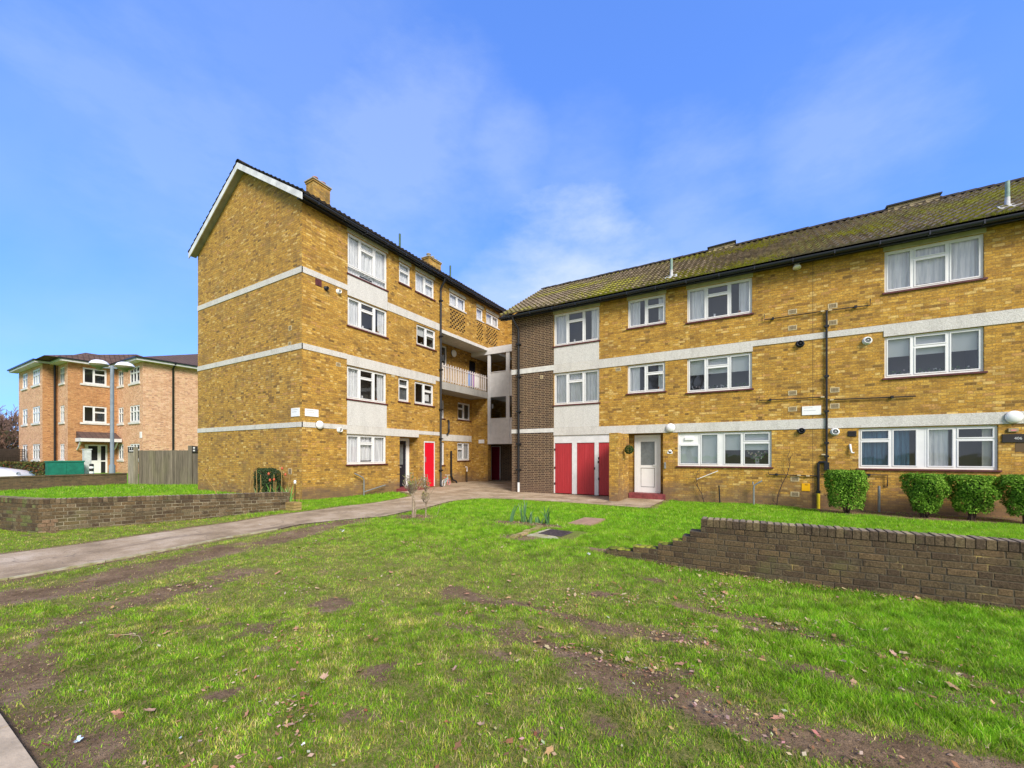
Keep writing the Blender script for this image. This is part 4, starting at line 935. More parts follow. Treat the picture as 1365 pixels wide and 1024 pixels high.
TR = [([( -6.85,-3),(-6.89,.98),(-6.87,1.41),(-6.85,1.92),(-7.05,2.54),(-7.26,3.3),(-7.45,4.62),(-7.6,6.02)], .36, 1.0),
      ([(-4.4,.3),(-4.88,.69),(-5.42,1.02),(-5.49,1.38),(-5.61,1.95),(-5.64,2.82)], .22, .8),
      ([(-7.6,.6),(-5.9,.55),(-4.6,.72),(-3.5,.64),(-2.9,.62)], .24, .85),
      ([(-2.75,3.70),(-2.04,3.75),(-1.19,3.65),(-.55,3.67),(0,3.66),(.67,3.65),(1.5,3.56),(4,3.4)], .13, .95),
      ([(-.85,2.85),(-.28,2.75),(0,2.64),(.51,2.66),(.96,2.74),(2.2,2.7)], .17, 1.0),
      ([(-.6,4.5),(.23,4.39),(.63,4.2),(1.13,4.09),(1.48,3.83),(3,3.7)], .11, .8),
      ([(-1.4,2.98),(-.82,3.01),(-.45,3.05)], .10, .9), ([(-2.4,2.9),(-1.8,3.0),(-1.3,3.25)], .07, .6)]
PT = [(-3.68,2.6,.26,.17), (-2.26,1.93,.12,.14), (-6.85,7.22,.6,.45), (-4.6,7.85,.5,.25), (-3.85,7.75,.5,.24), (-3.55,6.45,.45,.25), (-2.1,6.0,.3,.12), (-1.2,5.2,.2,.08), (-1.6,4.4,.25,.08), (-3.0,1.35,.12,.08)]
def height(x, y, det=True):
    x = np.asarray(x, float); y = np.asarray(y, float)
    z = -.07*sst(-12.3, -9.2, x)*sst(10.5, 14, y)
    z = z + .05*sst(-1.2, -2.2, x)*sst(4.5, 6, y)*(1-sst(7.5, 9, y))
    z = z - .06*sst(-27.6, -28.5, x)*(1-sst(6, 9, y))
    z = z + .14*sst(-33, -36, x)
    if det:
        dp = pdist(x, y, pe); k = sst(.05, .7, dp)*(1-inpoly(x, y, PATH))*(x > -28)
        z = z + k*((fbm(x, y, .45, 3, 3)-.5)*.10 + (fbm(x, y, 2.2, 9, 3)-.5)*.035)
        for pts, w, s in TR[:7]:
            d = pdist(x, y, pts); z = z - .018*s*np.exp(-(d/w)**2)*k + .012*np.exp(-((d-w*1.25)/(.35*w))**2)*k
        z = z - .02*inpoly(x, y, PATH)
    return z
def mud(x, y):
    n1 = fbm(x, y, 1.1, 21, 4, .6); n2 = fbm(x, y, 5, 31, 3, .6); mu = np.zeros(np.shape(x))
    wx, wy = x + (n1-.5)*.7 + (n2-.5)*.35, y + (fbm(x, y, 1.3, 41, 4, .65)-.5)*.5
    for pts, w, s in TR: mu = np.maximum(mu, s*(1-sst(w*.1, w*2.0, pdist(wx, wy, pts)))*np.clip(-.1+1.15*n1+.85*n2, 0, 1.0))
    for (a, b_, rx, ry) in PT: mu = np.maximum(mu, .95*(1-sst(.3, 1.6, np.hypot((wx-a)/rx, (wy-b_)/ry))))
    near = 1 - sst(3.2, 5.0, y)
    mu = np.maximum(mu, near*sst(.56, .74, n1*.4+n2*.6)*.7)
    mu = np.maximum(mu, .85*(1-sst(.1, .32, np.abs(x+3.3+2*(y-.6)*0))) * 0)
    dp = pdist(x, y, pe); mu = np.maximum(mu, (1-sst(.02, .30+.5*(n1-.4), dp))*.8)
    # bare strip at the foot of the walls
    mu = np.maximum(mu, (1-sst(.12, .4, np.abs(y-15.25)+(n2-.5)*.3))*((x > 1.3)*.9 + (x <= 1.3)*.2)*(x > -2.6)); mu = np.maximum(mu, ((y > 14.0+(n1-.5)*1.0) & (x > 1.7) & (y < 15.6))*.9)
    return np.clip(mu, 0, 1)
def grid1(segs):
    o = []
    for a, b_, st in segs: o += list(np.arange(a, b_, st))
    return np.array(o + [segs[-1][1]])
xs = grid1([(-900,-60,60),(-60,-28,1.6),(-28,-14,.35),(-14,6,.065),(6,14,.5),(14,60,4),(60,900,60)])
ys = grid1([(-900,-30,60),(-30,-4,2),(-4,.2,.3),(.2,9,.06),(9,16,.14),(16,30,1),(30,90,5),(90,900,60)])
GX, GY = np.meshgrid(xs, ys); GZ = height(GX, GY)
def quick_mesh(name, V, F, material, smooth=True):
    """V (n,3), F (m,k) arrays"""
    me = bpy.data.meshes.new(name); k = F.shape[1]
    me.vertices.add(len(V)); me.vertices.foreach_set('co', V.astype(np.float32).ravel())
    me.loops.add(F.size); me.loops.foreach_set('vertex_index', F.astype(np.int32).ravel())
    me.polygons.add(len(F)); me.polygons.foreach_set('loop_start', np.arange(0, F.size, k, dtype=np.int32)); me.polygons.foreach_set('loop_total', np.full(len(F), k, dtype=np.int32))
    me.update(calc_edges=True)
    if smooth: me.polygons.foreach_set('use_smooth', np.ones(len(F), bool))
    me.materials.append(material); o = bpy.data.objects.new(name, me); col.objects.link(o); return o
ny, nx = GX.shape; idx = np.arange(nx*ny).reshape(ny, nx)
F = np.stack([idx[:-1,:-1], idx[:-1,1:], idx[1:,1:], idx[1:,:-1]], -1).reshape(-1, 4)
go = quick_mesh('ground', np.stack([GX.ravel(), GY.ravel(), GZ.ravel()], 1), F, M['ground']); tag(go, kind='structure')
for nm, val in (('mud', mud(GX, GY)), ('lush', np.maximum(sst(6, 10, GY), sst(-12.5, -14, GX)))):
    at = go.data.attributes.new(nm, 'FLOAT', 'POINT'); at.data.foreach_set('value', val.ravel().astype(np.float32))
# path sheet
def sheet(name, poly, material, lift, step=.35, kind='structure', thick=0):
    P = []; n = len(poly)
    for i in range(n):
        a, b_ = np.array(poly[i]), np.array(poly[(i+1) % n]); k = max(1, int(np.linalg.norm(b_-a)/.15))
        for j in range(k):
            q = a+(b_-a)*j/k; P.append(q + (0 if name != 'path' else .035)*np.array([fbm(q[0], q[1], 4, 77, 2)-.5, fbm(q[0], q[1], 4, 78, 2)-.5]))
    ring = len(P); P = [tuple(p) for p in P]; px = [p[0] for p in P]; py = [p[1] for p in P]
    gx, gy = np.meshgrid(np.arange(min(px), max(px), step), np.arange(min(py), max(py), step)); gx = gx.ravel(); gy = gy.ravel()
    k = inpoly(gx, gy, P) & (pdist(gx, gy, P+[P[0]]) > step*.3); pts = [Vector(p) for p in P] + [Vector((a, b_)) for a, b_ in zip(gx[k], gy[k])]
    r = geometry.delaunay_2d_cdt(pts, [], [list(range(ring))], 1, 1e-5); V = np.array([tuple(v) for v in r[0]])
    o = quick_mesh(name, np.column_stack([V, height(V[:,0], V[:,1], False)+lift]), np.array([f for f in r[2] if len(f) == 3]), material)
    return tag(o, kind=kind)
sheet('path', PATH, M['path'], .006)
# pale worn slabs let into the path edge
b = MB()
for (x0, x1, y0, y1) in ((-9.35,-8.75,4.9,5.55),(-9.1,-8.5,5.6,6.2),(-8.45,-7.8,6.3,6.8)): b.box8([(x0,y0,-.01),(x1,y0+.03,-.01),(x1+.02,y1,-.01),(x0+.03,y1-.02,-.01),(x0,y0,.016),(x1,y0+.03,.014),(x1+.02,y1,.015),(x0+.03,y1-.02,.017)])
o = b.build('paving', plain('pale_slab', (.66,.62,.55), .9, .25, 5, bump=.3)); tag(o, kind='structure')
b = MB()   # concrete edging along the path
yy = -6.0
while yy < 4.6:
    xe = np.interp(yy, [-8,1.13,1.89,2.78,3.74,5.3], [-7.95,-7.96,-8.01,-8.14,-8.38,-8.45]); xf = np.interp(yy+.9, [-8,1.13,1.89,2.78,3.74,5.3], [-7.95,-7.96,-8.01,-8.14,-8.38,-8.45])
    b.box8([(xe-.02,yy,-.06),(xe+.03,yy,-.06),(xf+.03,yy+.89,-.06),(xf-.02,yy+.89,-.06),(xe-.02,yy,.022),(xe+.03,yy,.022),(xf+.03,yy+.89,.022),(xf-.02,yy+.89,.022)]); yy += .9
o = b.build('path_edging', M['mossconc']); tag(o, kind='structure')
# pavement and kerb at the viewer's feet
KX = .545
b = MB(); x = -9.0
while x < 6:
    b.box8([(x+.006,KX-.13,-.1),(x+.90,KX-.13,-.1),(x+.90,KX,-.1),(x+.006,KX,-.1),(x+.006,KX-.13,.045),(x+.90,KX-.13,.045),(x+.90,KX-.008,.04),(x+.006,KX-.008,.04)]); x += .906
o = b.build('kerb', plain('kerb_stone', (.52,.42,.30), .9, .35, 6, bump=.4)); tag(o, kind='structure')
b = MB(); x = -9.3
while x < 6:
    for j in range(3): b.box(x+.004, x+.596, KX-.15-.6*(j+1), KX-.155-.6*j, -.1, .028+random.uniform(-.004,.004))
    x += .6
o = b.build('pavement', plain('paving_flag', (.50,.49,.45), .9, .2, 5, bump=.3)); tag(o, kind='structure')

# ==================================================================== GARDEN WALLS of real bricks
def brick_block(mb, fn, u0, u1, z0, z1, n0, n1, c, cham=.004):
    mb.cc = c; j = lambda: random.uniform(-.002, .002)
    q = []
    for n, e in ((n0, 0), (n1-cham, 0), (n1, cham)):
        q.append([fn(u0+e+j(),z0+e+j(),n), fn(u1-e+j(),z0+e+j(),n), fn(u1-e+j(),z1-e+j(),n), fn(u0+e+j(),z1-e+j(),n)])
    vs = [p for r in q for p in r]; fs = [(8,9,10,11)] + [(r*4+i, r*4+(i+1)%4, (r+1)*4+(i+1)%4, (r+1)*4+i) for r in (0,1) for i in range(4)] + [(3,2,1,0)]
    mb.raw(vs, fs)
DARKB = [(.105,.075,.042),(.085,.060,.037),(.12,.085,.047),(.105,.08,.048),(.08,.056,.035),(.14,.095,.05),(.115,.082,.045)]
def garden_wall(root, fn, L, courses, starts, ends, z0, coping, T=.22, pal=DARKB, cop_pal=None, mort=None):
    bm_, cp, mo = MB(), MB(), MB(); bh = .075
    for i in range(courses):
        a0, a1 = starts(i), ends(i); zb = z0+i*bh
        mo.mb(fn, a0+.004, a1-.004, zb, zb+bh, -T+.005, -.004)
        u = a0 - (.16875 if i % 2 else 0); kk = 0
        while u < a1 - .02:
            bl_ = .1125 if kk % 2 else .225; kk += 1
            x0, x1 = max(u+.005, a0), min(u+bl_-.005, a1)
            if x1-x0 > .02:
                c = random.choice(pal); pr = random.choice([0,0,0,.0015,-.0015,.001])
                brick_block(bm_, fn, x0, x1, zb+.005, zb+bh-.005, -T, pr, c)
            u += bl_
    w = bm_.build('wall', M['brickattr'], root); mo.build('mortar', mort or M['mortar'], root)
    for (ca, cb, zc_) in coping:
        u = ca; cm = MB(); 
        while u < cb-.03:
            c = random.choice(cop_pal or pal); dz = random.uniform(-.004,.004)
            f2 = lambda a, h, n: fn(a, h, n)
            cp.cc = c; x0, x1 = u+.004, u+.071
            e = .008; n0, n1 = -T-.002, .006+random.uniform(-.002,.003); zt = zc_+.102+dz
            ring = lambda ee, nn0, nn1, zz: [fn(x0+ee,zz,nn1-ee), fn(x1-ee,zz,nn1-ee), fn(x1-ee,zz,nn0+ee), fn(x0+ee,zz,nn0+ee)]
            vs = ring(0,n0,n1,zc_+.004)+ring(0,n0,n1,zt-e)+ring(e,n0,n1,zt)
            cp.cc = tuple(min(.5, q_*1.9+.06) for q_ in c); cp.raw([vs[k_] for k_ in (8,9,10,11)], [(0,1,2,3)]); cp.cc = c
            cp.raw(vs, [(r*4+i_, r*4+(i_+1)%4, (r+1)*4+(i_+1)%4, (r+1)*4+i_) for r in (0,1) for i_ in range(4)])
            cm.mb(fn, u+.06, u+.085, zc_+.004, zc_+.094, -T+.01, -.003); u += .075
        cm.build('coping_mortar', M['mortar'], root)
    cp.build('coping', M['brickattr'], root)
GWr = empty('garden_wall', (-.57, 5.96, 0), 'low dark brick garden wall with stepped broken end on the right lawn', 'wall')
fR = mB(5.96); st = [-1.86,-1.86,-1.47,-1.12,-.93,-.80,-.71,-.57]
garden_wall(GWr, fR, 0, 8, lambda i: st[i], lambda i: 3.6, -.01, [(-.57,3.6,.59)], cop_pal=[(.115,.085,.05),(.135,.10,.055),(.095,.07,.042),(.15,.115,.06),(.085,.062,.04)])
b = MB(); b.cc = (.2,.22,.04)    # moss cushions on the broken steps
for (a, z) in ((-1.75,.15),(-1.6,.15),(-1.38,.22),(-1.25,.222),(-1.03,.295),(-.86,.37)):
    for k in range(5):
        aa = a+random.uniform(-.08,.08); yy = 5.96+random.uniform(.03,.15); b.cc = random.choice([(.22,.25,.03),(.3,.3,.05),(.15,.17,.03)]); b.lathe((aa,yy,z-.003), [(.05,0),(.04,.012),(.02,.02),(0,.022)], 8)
b.build('moss', M['leafcol'], GWr)
# left garden wall: runs beside the path, with a return to the left
p1, p2 = Vector((-12.09,2.19)), Vector((-10.85,6.51)); dl = (p2-p1).normalized(); nl_ = Vector((dl.y,-dl.x)); LW = (p2-p1).length
fL = lambda u, z, n: (p1.x+dl.x*u+nl_.x*n, p1.y+dl.y*u+nl_.y*n, z - .15*u/LW*(1 if z > .3 else .0))
LIGHTB = DARKB + [(.20,.155,.085),(.17,.13,.08),(.24,.19,.11)]
GWl = empty('garden_wall', (-12.09, 2.19, 0), 'low dark brick garden wall beside the path in front of the gable end', 'wall')
garden_wall(GWl, fL, 0, 8, lambda i: 0, lambda i: LW, -.04, [(0,LW,.565)], pal=DARKB+[(.15,.12,.07),(.17,.125,.075)], mort=M['mortarpale'])
p3 = Vector((-13.4,1.9)); dr = (p1-p3).normalized(); nr_ = Vector((dr.y,-dr.x)); q0 = p1-dr*6
fRt = lambda u, z, n: (q0.x+dr.x*u+nr_.x*n, q0.y+dr.y*u+nr_.y*n, z)
GWt = empty('wall_return', (p1.x, p1.y, 0), 'mossy return of the left garden wall running off the left edge', 'wall')
garden_wall(GWt, fRt, 0, 8, lambda i: 0, lambda i: 5.99, -.04, [(0,5.99,.565)], pal=DARKB+[(.13,.14,.05),(.16,.17,.07),(.15,.12,.07)])
b = MB()
for i in range(4):
    for j in range(2): brick_block(b, fL, .0+j*.115+(.05 if i % 2 else 0), .105+j*.115+(.05 if i % 2 else 0), -.04+i*.075, .025+i*.075, -.02, .006, random.choice([(.22,.145,.09),(.25,.18,.11),(.17,.115,.07)]))
b.build('patched_corner', M['brickattr'], GWl)
b = MB(); pr = empty('wall_stub', (-10.42,6.45,0), 'short stub of yellow bricks at the far end of the left wall', 'brick stub')
for i in range(4): brick_block(b, mB(6.35), -10.78, -10.40, -.02+i*.075, .045+i*.075, -.22, 0, random.choice([(.40,.29,.13),(.36,.26,.1),(.3,.2,.08)])); 
for i in range(4): brick_block(b, mA(-10.40), 6.36, 6.57, -.02+i*.075, .045+i*.075, -.3, .002, random.choice([(.40,.29,.13),(.36,.26,.1)]))
b.build('bricks', M['brickattr'], pr)
# rear low wall on the left + fence
GWf = empty('low_wall', (-27.2, 5, 0), 'long low dark brick wall behind the left lawn beside the parked car', 'wall')
fF = mA(-27.2); bm_ = MB()
wall(bm_, fF, -6, 7.9, -.3, .56, []); bm_.box(-27.42,-27.17,-6,7.9,.56,.62); bm_.face([(-27.42,7.9,-.3),(-27.42,-6,-.3),(-27.42,-6,.6),(-27.42,7.9,.6)])
bm_.build('wall', brick_mat('rear_wall_brick', [(0,(.13,.085,.05)),(.4,(.09,.065,.042)),(.7,(.17,.11,.06)),(.9,(.07,.05,.035))], (.16,.14,.08), (.05,.05,.025), .6, .3), GWf)
FE = empty('board_fence', (-26.5,8.1,0), 'grey weathered close board fence between low wall and yellow gable', 'fence')
b = MB(); fa, fb_ = Vector((-27.0,7.95)), Vector((-20.1,12.9)); fd_ = (fb_-fa).normalized(); fn_ = Vector((fd_.y,-fd_.x)); LF = (fb_-fa).length
fm_ = lambda u, z, n: (fa.x+fd_.x*u+fn_.x*n, fa.y+fd_.y*u+fn_.y*n, z)
def plank(c0, u, w, z0, z1, n0=-.02, n1=.01):
    g0 = random.uniform(.75,1.15); b.cc = tuple(x*g0 for x in c0); b.mb(fm_, u, u+w, z0+random.uniform(-.01,.01), z1+random.uniform(-.008,.008), n0, n1+random.uniform(0,.012))
u = .42
while u < 3.0: plank((.16,.135,.10), u, .094, -.05, 1.76); u += .1
u = 3.0
while u < LF: plank((.13,.11,.085), u, .094, -.05, 1.76); u += .1
b.build('boards', M['wood'], FE)
b = MB(); u = .0
fm_s = fm_
def fm2(u, z, n): return (-27.0+.0*n+.40*u*1.0, 7.9-.0+.18*u - n, z)
for i in range(9): g0 = random.uniform(.85,1.15); b.cc = (.27*g0,.24*g0,.185*g0); b.mb(fm2, i*.1, i*.1+.095, -.1, 1.98+random.uniform(-.01,.01), -.02, .02)
b.cc = (.24,.21,.15); b.mb(fm2, .9, 1.05, -.1, 1.92, -.06, .08)
b.build('end_boards', M['wood'], FE)
b = MB(); b.cc = (.14,.12,.09); b.mb(fm_, 2.80, 2.98, -.1, 2.0, -.05, .08); b.build('fence_post', M['wood'], FE)
b = MB(); b.mb(fm2, .05, .88, 1.66, 1.93, .02, .04); o = b.build('name_sign', M['signdark'], FE)
k = MB(); k.mb(fm2, .05, .88, 1.93, 1.97, .02, .05)
for i, (a, w) in enumerate([(.22,.06),(.52,.06)]): k.mb(fm2, a, a+w, 1.80, 1.90, .04, .045)
for i in range(8): k.mb(fm2, .22+i*.075, .275+i*.075, 1.71, 1.76, .04, .045)
k.build('sign_lettering', M['signtext'], o)
b = MB(); b.mb(fm_, 2.99, 3.25, 1.66, 1.98, .06, .09); o = b.build('name_sign', M['signdark'], FE)
k = MB(); k.mb(fm_, 3.05, 3.14, 1.85, 1.93, .09, .095); k.mb(fm_, 3.05, 3.14, 1.72, 1.79, .09, .095); k.build('sign_lettering', M['signtext'], o)

# ==================================================================== STREET THINGS on the left
LP = empty('street_lamp', (-29.8,8.05,0), 'blue grey street lamp column with two round white heads', 'street lamp')
b = MB(); b.tube([(-29.8,8.05,-.3),(-29.8,8.05,1.0)], .13, 14); b.tube([(-29.8,8.05,1.0),(-29.8,8.05,1.12),(-29.8,8.05,6.35)], .085, 14, r1=.08); b.build('column', M['lampgrey'], LP)
ca = Vector((.8629,.5055,0)); 
b = MB(); b.tube([Vector((-29.8,8.05,6.15))-ca*.62+Vector((0,0,.1)), Vector((-29.8,8.05,6.2))+ca*.62+Vector((0,0,.0))], .035, 8); b.build('bracket', M['lampgrey'], LP)
for sgn, dz in ((-1,.12),(1,0)):
    c = Vector((-29.8,8.05,6.32+dz)) + ca*.70*sgn
    b = MB(); b.lathe(c, [(0,.23),(.18,.215),(.31,.15),(.39,.05),(.40,0)], 22); hd = b.build('lamp_head', M['lampglobe'], LP)
    b = MB(); b.lathe(c, [(.40,0),(.36,-.09),(.26,-.17),(.13,-.2),(.12,-.3),(0,-.3)], 22); b.build('lamp_bowl', M['lampmirror'], hd)
CB = empty('utility_cabinet', (-34.9,7.36,0), 'green roadside utility cabinet in front of the orange flats', 'cabinet')
b = MB(); b.box(-35.2,-34.6,6.65,8.1,-.2,1.1); b.box(-35.23,-34.57,6.62,8.13,1.1,1.18); b.build('body', M['teal'], CB)
b = MB(); b.box(-34.6,-34.585,6.7,7.36,.0,1.05); b.box(-34.6,-34.585,7.39,8.05,.0,1.05); b.build('door', M['teal'], CB)
CW = empty('meter_cabinet', (-35.6,8.4,0), 'tall white meter cabinet beside the distant entrance door', 'cabinet')
b = MB(); b.box(-35.8,-35.45,8.3,8.62,-.2,1.85); b.box(-35.83,-35.42,8.27,8.65,1.85,1.9); b.box(-35.7,-35.4,8.1,8.3,.3,.75); b.box(-35.75,-35.5,8.1,8.3,-.2,.3); b.build('body', M['cabwhite'], CW)
b = MB(); b.box(-35.45,-35.435,8.33,8.59,.2,1.75); b.build('door', M['cabwhite'], CW)
BO = empty('bollard', (-34.1,8.3,0), 'dark bollard with white bands beside the white cabinet', 'bollard')
b = MB(); b.tube([(-34.1,8.3,-.2),(-34.1,8.3,.95)], .1, 14); b.lathe((-34.1,8.3,.95), [(.1,0),(.08,.04),(0,.05)], 14); b.build('post', M['signdark'], BO)
b = MB()
for z in (.42,.72): b.tube([(-34.1,8.3,z),(-34.1,8.3,z+.12)], .104, 14)
b.build('white_band', M['white'], BO)
# car
CR = empty('parked_car', (-33.0,3.6,-.3), 'white car parked behind the low wall at the far left edge', 'car')
b = MB(); ts = [(0,.42,.30),(.05,.55,.45),(.35,.80,.62),(1.0,.93,.72),(1.25,.98,.74),(1.9,1.38,.62),(2.6,1.46,.60),(3.3,1.42,.60),(4.0,1.05,.68),(4.25,.95,.70),(4.3,.4,.6)]
vs = []; c0 = Vector((-32.2,5.5,-.08)); cd = Vector((-.5,-.866,0)); cs = Vector((.866,-.5,0))
for (s, h, w) in ts:
    for (ww, hh) in ((-.84*min(1,.88+s*.3 if s < .4 else 1),.25),(-.87*min(1,.88+s*.3 if s < .4 else 1),min(h,.78)),(-w*(1.0 if h < 1 else .9),h),(w*(1.0 if h < 1 else .9),h),(.87*min(1,.88+s*.3 if s < .4 else 1),min(h,.78)),(.84*min(1,.88+s*.3 if s < .4 else 1),.25)):
        vs.append(c0+cd*s+cs*ww+Vector((0,0,hh)))
k = 6; b.raw(vs, [(i*k+j,(i+1)*k+j,(i+1)*k+(j+1)%k,i*k+(j+1)%k) for i in range(len(ts)-1) for j in range(k)], True); b.raw(vs[:6], [tuple(range(6))]); b.raw(vs[-6:], [tuple(reversed(range(6)))])
b.build('body', M['carwhite'], CR)
b = MB(); e = Vector((0,0,.012))
b.face([c0+cd*1.30+cs*-.66+Vector((0,0,1.01))+e-cd*.01, c0+cd*1.30+cs*.66+Vector((0,0,1.01))+e-cd*.01, c0+cd*1.86+cs*.54+Vector((0,0,1.37))+e, c0+cd*1.86+cs*-.54+Vector((0,0,1.37))+e]); b.build('windscreen', M['dark'], CR)
for s in (.85, 3.45):
    for w in (-.78, .78): q = MB(); q.lathe(c0+cd*s+cs*w+Vector((0,0,.3)), [(.0,-.1),(.2,-.11),(.31,-.1),(.32,0),(.31,.1),(.2,.11),(0,.1)], 20, cs); q.build('wheel', M['rubber'], CR)
for w in (-.6, .6): q = MB(); q.lathe(c0+cd*.12+cs*w+Vector((0,0,.62)), [(0,-.06),(.12,-.04),(.14,.03)], 14, -cd); q.build('headlight', M['glassdark'], CR)
# lattice fence far left
LF_ = empty('lattice_fence', (-50,2,0), 'dark wooden lattice fence behind the hedge at the far left', 'fence')
b = MB(); fm3 = mA(-49.0)
for i in range(14): b.mb(fm3, -6, 8.2, .2+i*.13, .25+i*.13, 0, .02)
for i in range(110): b.mb(fm3, -6+i*.13, -5.96+i*.13, .1, 2.0, -.02, 0)
b.box(-49.9,-49.6,-8,8,-.2,2.0)
b.build('lattice', M['fencedark'], LF_)

# ==================================================================== FOLIAGE
def leaf_cloud(mb, pts, size, pal, normal_jit=.6, up=.3):
    for (p, nrm) in pts:
        c = random.choice(pal); g0 = random.uniform(.75,1.25); mb.cc = tuple(x*g0 for x in c)
        n = (Vector(nrm)+Vector((random.gauss(0,normal_jit),random.gauss(0,normal_jit),random.gauss(0,normal_jit)+up))).normalized()
        a = n.orthogonal().normalized(); a = (Matrix.Rotation(random.uniform(0,6.28),3,n) @ a); q = n.cross(a); s = size*random.uniform(.7,1.3); p = Vector(p)
        mb.face([p-a*s, p+q*s*.45+n*s*.12, p+a*s, p-q*s*.45+n*s*.12])
def clipped(px, w, d, z0, z1, taper, n, pal, size, lump=.06, pw=3.2):
    """points over a clipped shrub: rounded box tapering to its foot"""
    out = []
    for _ in range(n):
        t = random.random(); z = z0+(z1-z0)*t**.8; k = taper+(1-taper)*min(1, t*1.7)
        t2 = random.uniform(-1, 1); o2 = (1-abs(t2)**pw)**(1/pw)*random.choice([-1,1]); cx, cy = (t2, o2) if random.random() < .58 else (o2, t2); a = math.atan2(cy, cx)
        rr = 1 - abs(random.gauss(0,.13)); top = random.random() < .28
        if top: rr = math.sqrt(random.random())*.97; z = z1-abs(random.gauss(0,.03)); k = 1
        edge = 1 - (.16 if pw > 3 else .4)*max(0,(z-(z1-.16))/.16)**2
        if random.random() < .02: rr *= 1.12; z += .03*(z > z1-.1)
        bump = 1 + lump*math.sin(a*3+z*7+px)+lump*math.sin(a*5-z*11)
        out.append(((cx*w/2*k*rr*edge*bump, cy*d/2*k*rr*edge*bump, z+random.gauss(0,.015)), (cx*.9, cy*.9, .5 if top else .1)))
    return out
HP = [(.13,.28,.02),(.08,.19,.015),(.19,.37,.035),(.06,.14,.014),(.27,.46,.06)]
def make_hedge(seed, w, d, h, label, taper=.5, pal=HP, n=9500, cat='shrub', group=None, stemh=.34, name='clipped_shrub', size=.028, lump=.06, pw=3.2):
    random.seed(seed); r = empty(name, (0,0,0), label, cat, group)
    b = MB(); b.cc = (1,1,1); leaf_cloud(b, clipped(seed, w, d, stemh*.6, h, taper, n, pal, size, lump, pw), size, pal); 
    b.build('foliage', M['leafcol'], r)
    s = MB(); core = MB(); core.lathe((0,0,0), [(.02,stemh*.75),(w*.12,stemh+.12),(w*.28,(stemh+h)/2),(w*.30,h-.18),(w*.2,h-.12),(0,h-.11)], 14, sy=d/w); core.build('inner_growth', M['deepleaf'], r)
    for i in range(5):
        a = random.uniform(0,6.28); x0, y0 = random.gauss(0,.04), random.gauss(0,.03); s.tube([(x0,y0,-.05),(x0+math.cos(a)*.05,y0+math.sin(a)*.04,stemh*.6),(x0+math.cos(a)*w*.22,y0+math.sin(a)*d*.2,stemh+.25)], .022, 6, r1=.01)
    s.build('stem', M['bark'], r); return r
GRP = 'clipped green shrubs along the foot of the right block'
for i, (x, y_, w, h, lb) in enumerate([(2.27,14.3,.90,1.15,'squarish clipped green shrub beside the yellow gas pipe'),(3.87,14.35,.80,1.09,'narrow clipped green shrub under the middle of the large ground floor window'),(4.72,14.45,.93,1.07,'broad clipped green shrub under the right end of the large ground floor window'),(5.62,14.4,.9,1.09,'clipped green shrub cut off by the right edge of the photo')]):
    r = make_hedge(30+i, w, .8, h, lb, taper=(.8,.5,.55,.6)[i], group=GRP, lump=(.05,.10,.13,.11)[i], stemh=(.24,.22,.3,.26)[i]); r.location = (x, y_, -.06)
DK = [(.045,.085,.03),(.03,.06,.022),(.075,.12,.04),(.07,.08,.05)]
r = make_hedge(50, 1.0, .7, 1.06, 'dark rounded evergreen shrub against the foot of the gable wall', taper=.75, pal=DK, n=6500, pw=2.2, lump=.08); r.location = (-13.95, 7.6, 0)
# long hedge behind the car
random.seed(60); HG = empty('hedge', (-44,7,0), 'long low clipped hedge in front of the distant orange flats', 'hedge'); b = MB(); b.cc = (1,1,1)
ha, hb_ = Vector((-56,2.6)), Vector((-40.2,7.9)); hd_ = (hb_-ha).normalized(); hn = Vector((hd_.y,-hd_.x)); pts = []
for _ in range(9000):
    u = random.random()*(hb_-ha).length; s = random.choice([-1,1]); z = random.uniform(-.2,1.0); nn = .4*s*random.uniform(.85,1.05)
    if random.random() < .35: z = .98+random.gauss(0,.04); nn = random.uniform(-.42,.42)
    q = ha+hd_*u+hn*nn; pts.append(((q.x,q.y,z),(hn.x*s,hn.y*s,.3)))
leaf_cloud(b, pts, .085, [(.10,.12,.03),(.07,.085,.025),(.16,.12,.04),(.22,.07,.03),(.05,.07,.02),(.12,.15,.05)]); b.build('foliage', M['leafcol'], HG)
b = MB(); q = [(ha-hn*.3),(hb_-hn*.3),(hb_+hn*.3),(ha+hn*.3)]; b.box8([(p.x,p.y,-.2) for p in q]+[(p.x,p.y,.88) for p in q]); b.build('inner_twigs', M['bark'], HG)
# bare trees
def bare_tree(name, loc, h, seed, mt, label, levels=5, r0=.16, cat='tree', spread=.5, minr=.012):
    random.seed(seed); root = empty(name, loc, label, cat); L = Vector(loc); T, Cn = MB(), MB()
    def br(p, d, ln, r, lv):
        n = 3; pts = [p]; q = p; dd = d
        for i in range(n): dd = (dd+Vector((random.gauss(0,.12),random.gauss(0,.12),random.gauss(0.05,.06)))).normalized(); q = q+dd*ln/n; pts.append(q)
        (T if lv == 0 else Cn).tube(pts, r, 7 if lv < 2 else 4, cap=False, r1=max(minr, r*.62))
        if lv >= levels: return
        for i in range(random.choice([3,4,4]) if lv else 5):
            k = random.randint(1 if lv else 2, n); s = pts[k]; a = random.uniform(0,6.28); o = dd.orthogonal().normalized(); o = Matrix.Rotation(a,3,dd) @ o
            br(s, (dd+o*random.uniform(spread*.6,spread*1.6)+Vector((0,0,.12))).normalized(), ln*random.uniform(.55,.8), max(minr, r*.58), lv+1)
    br(L, Vector((0,0,1)), h*.33, r0, 0); T.build('trunk', M[mt], root); Cn.build('crown', M[mt], root); return root
bare_tree('bare_tree', (-58,8.6,0), 6.6, 5, 'barkpink', 'brownish bare tree behind the lattice fence at the far left edge', 5, .2, minr=.022)
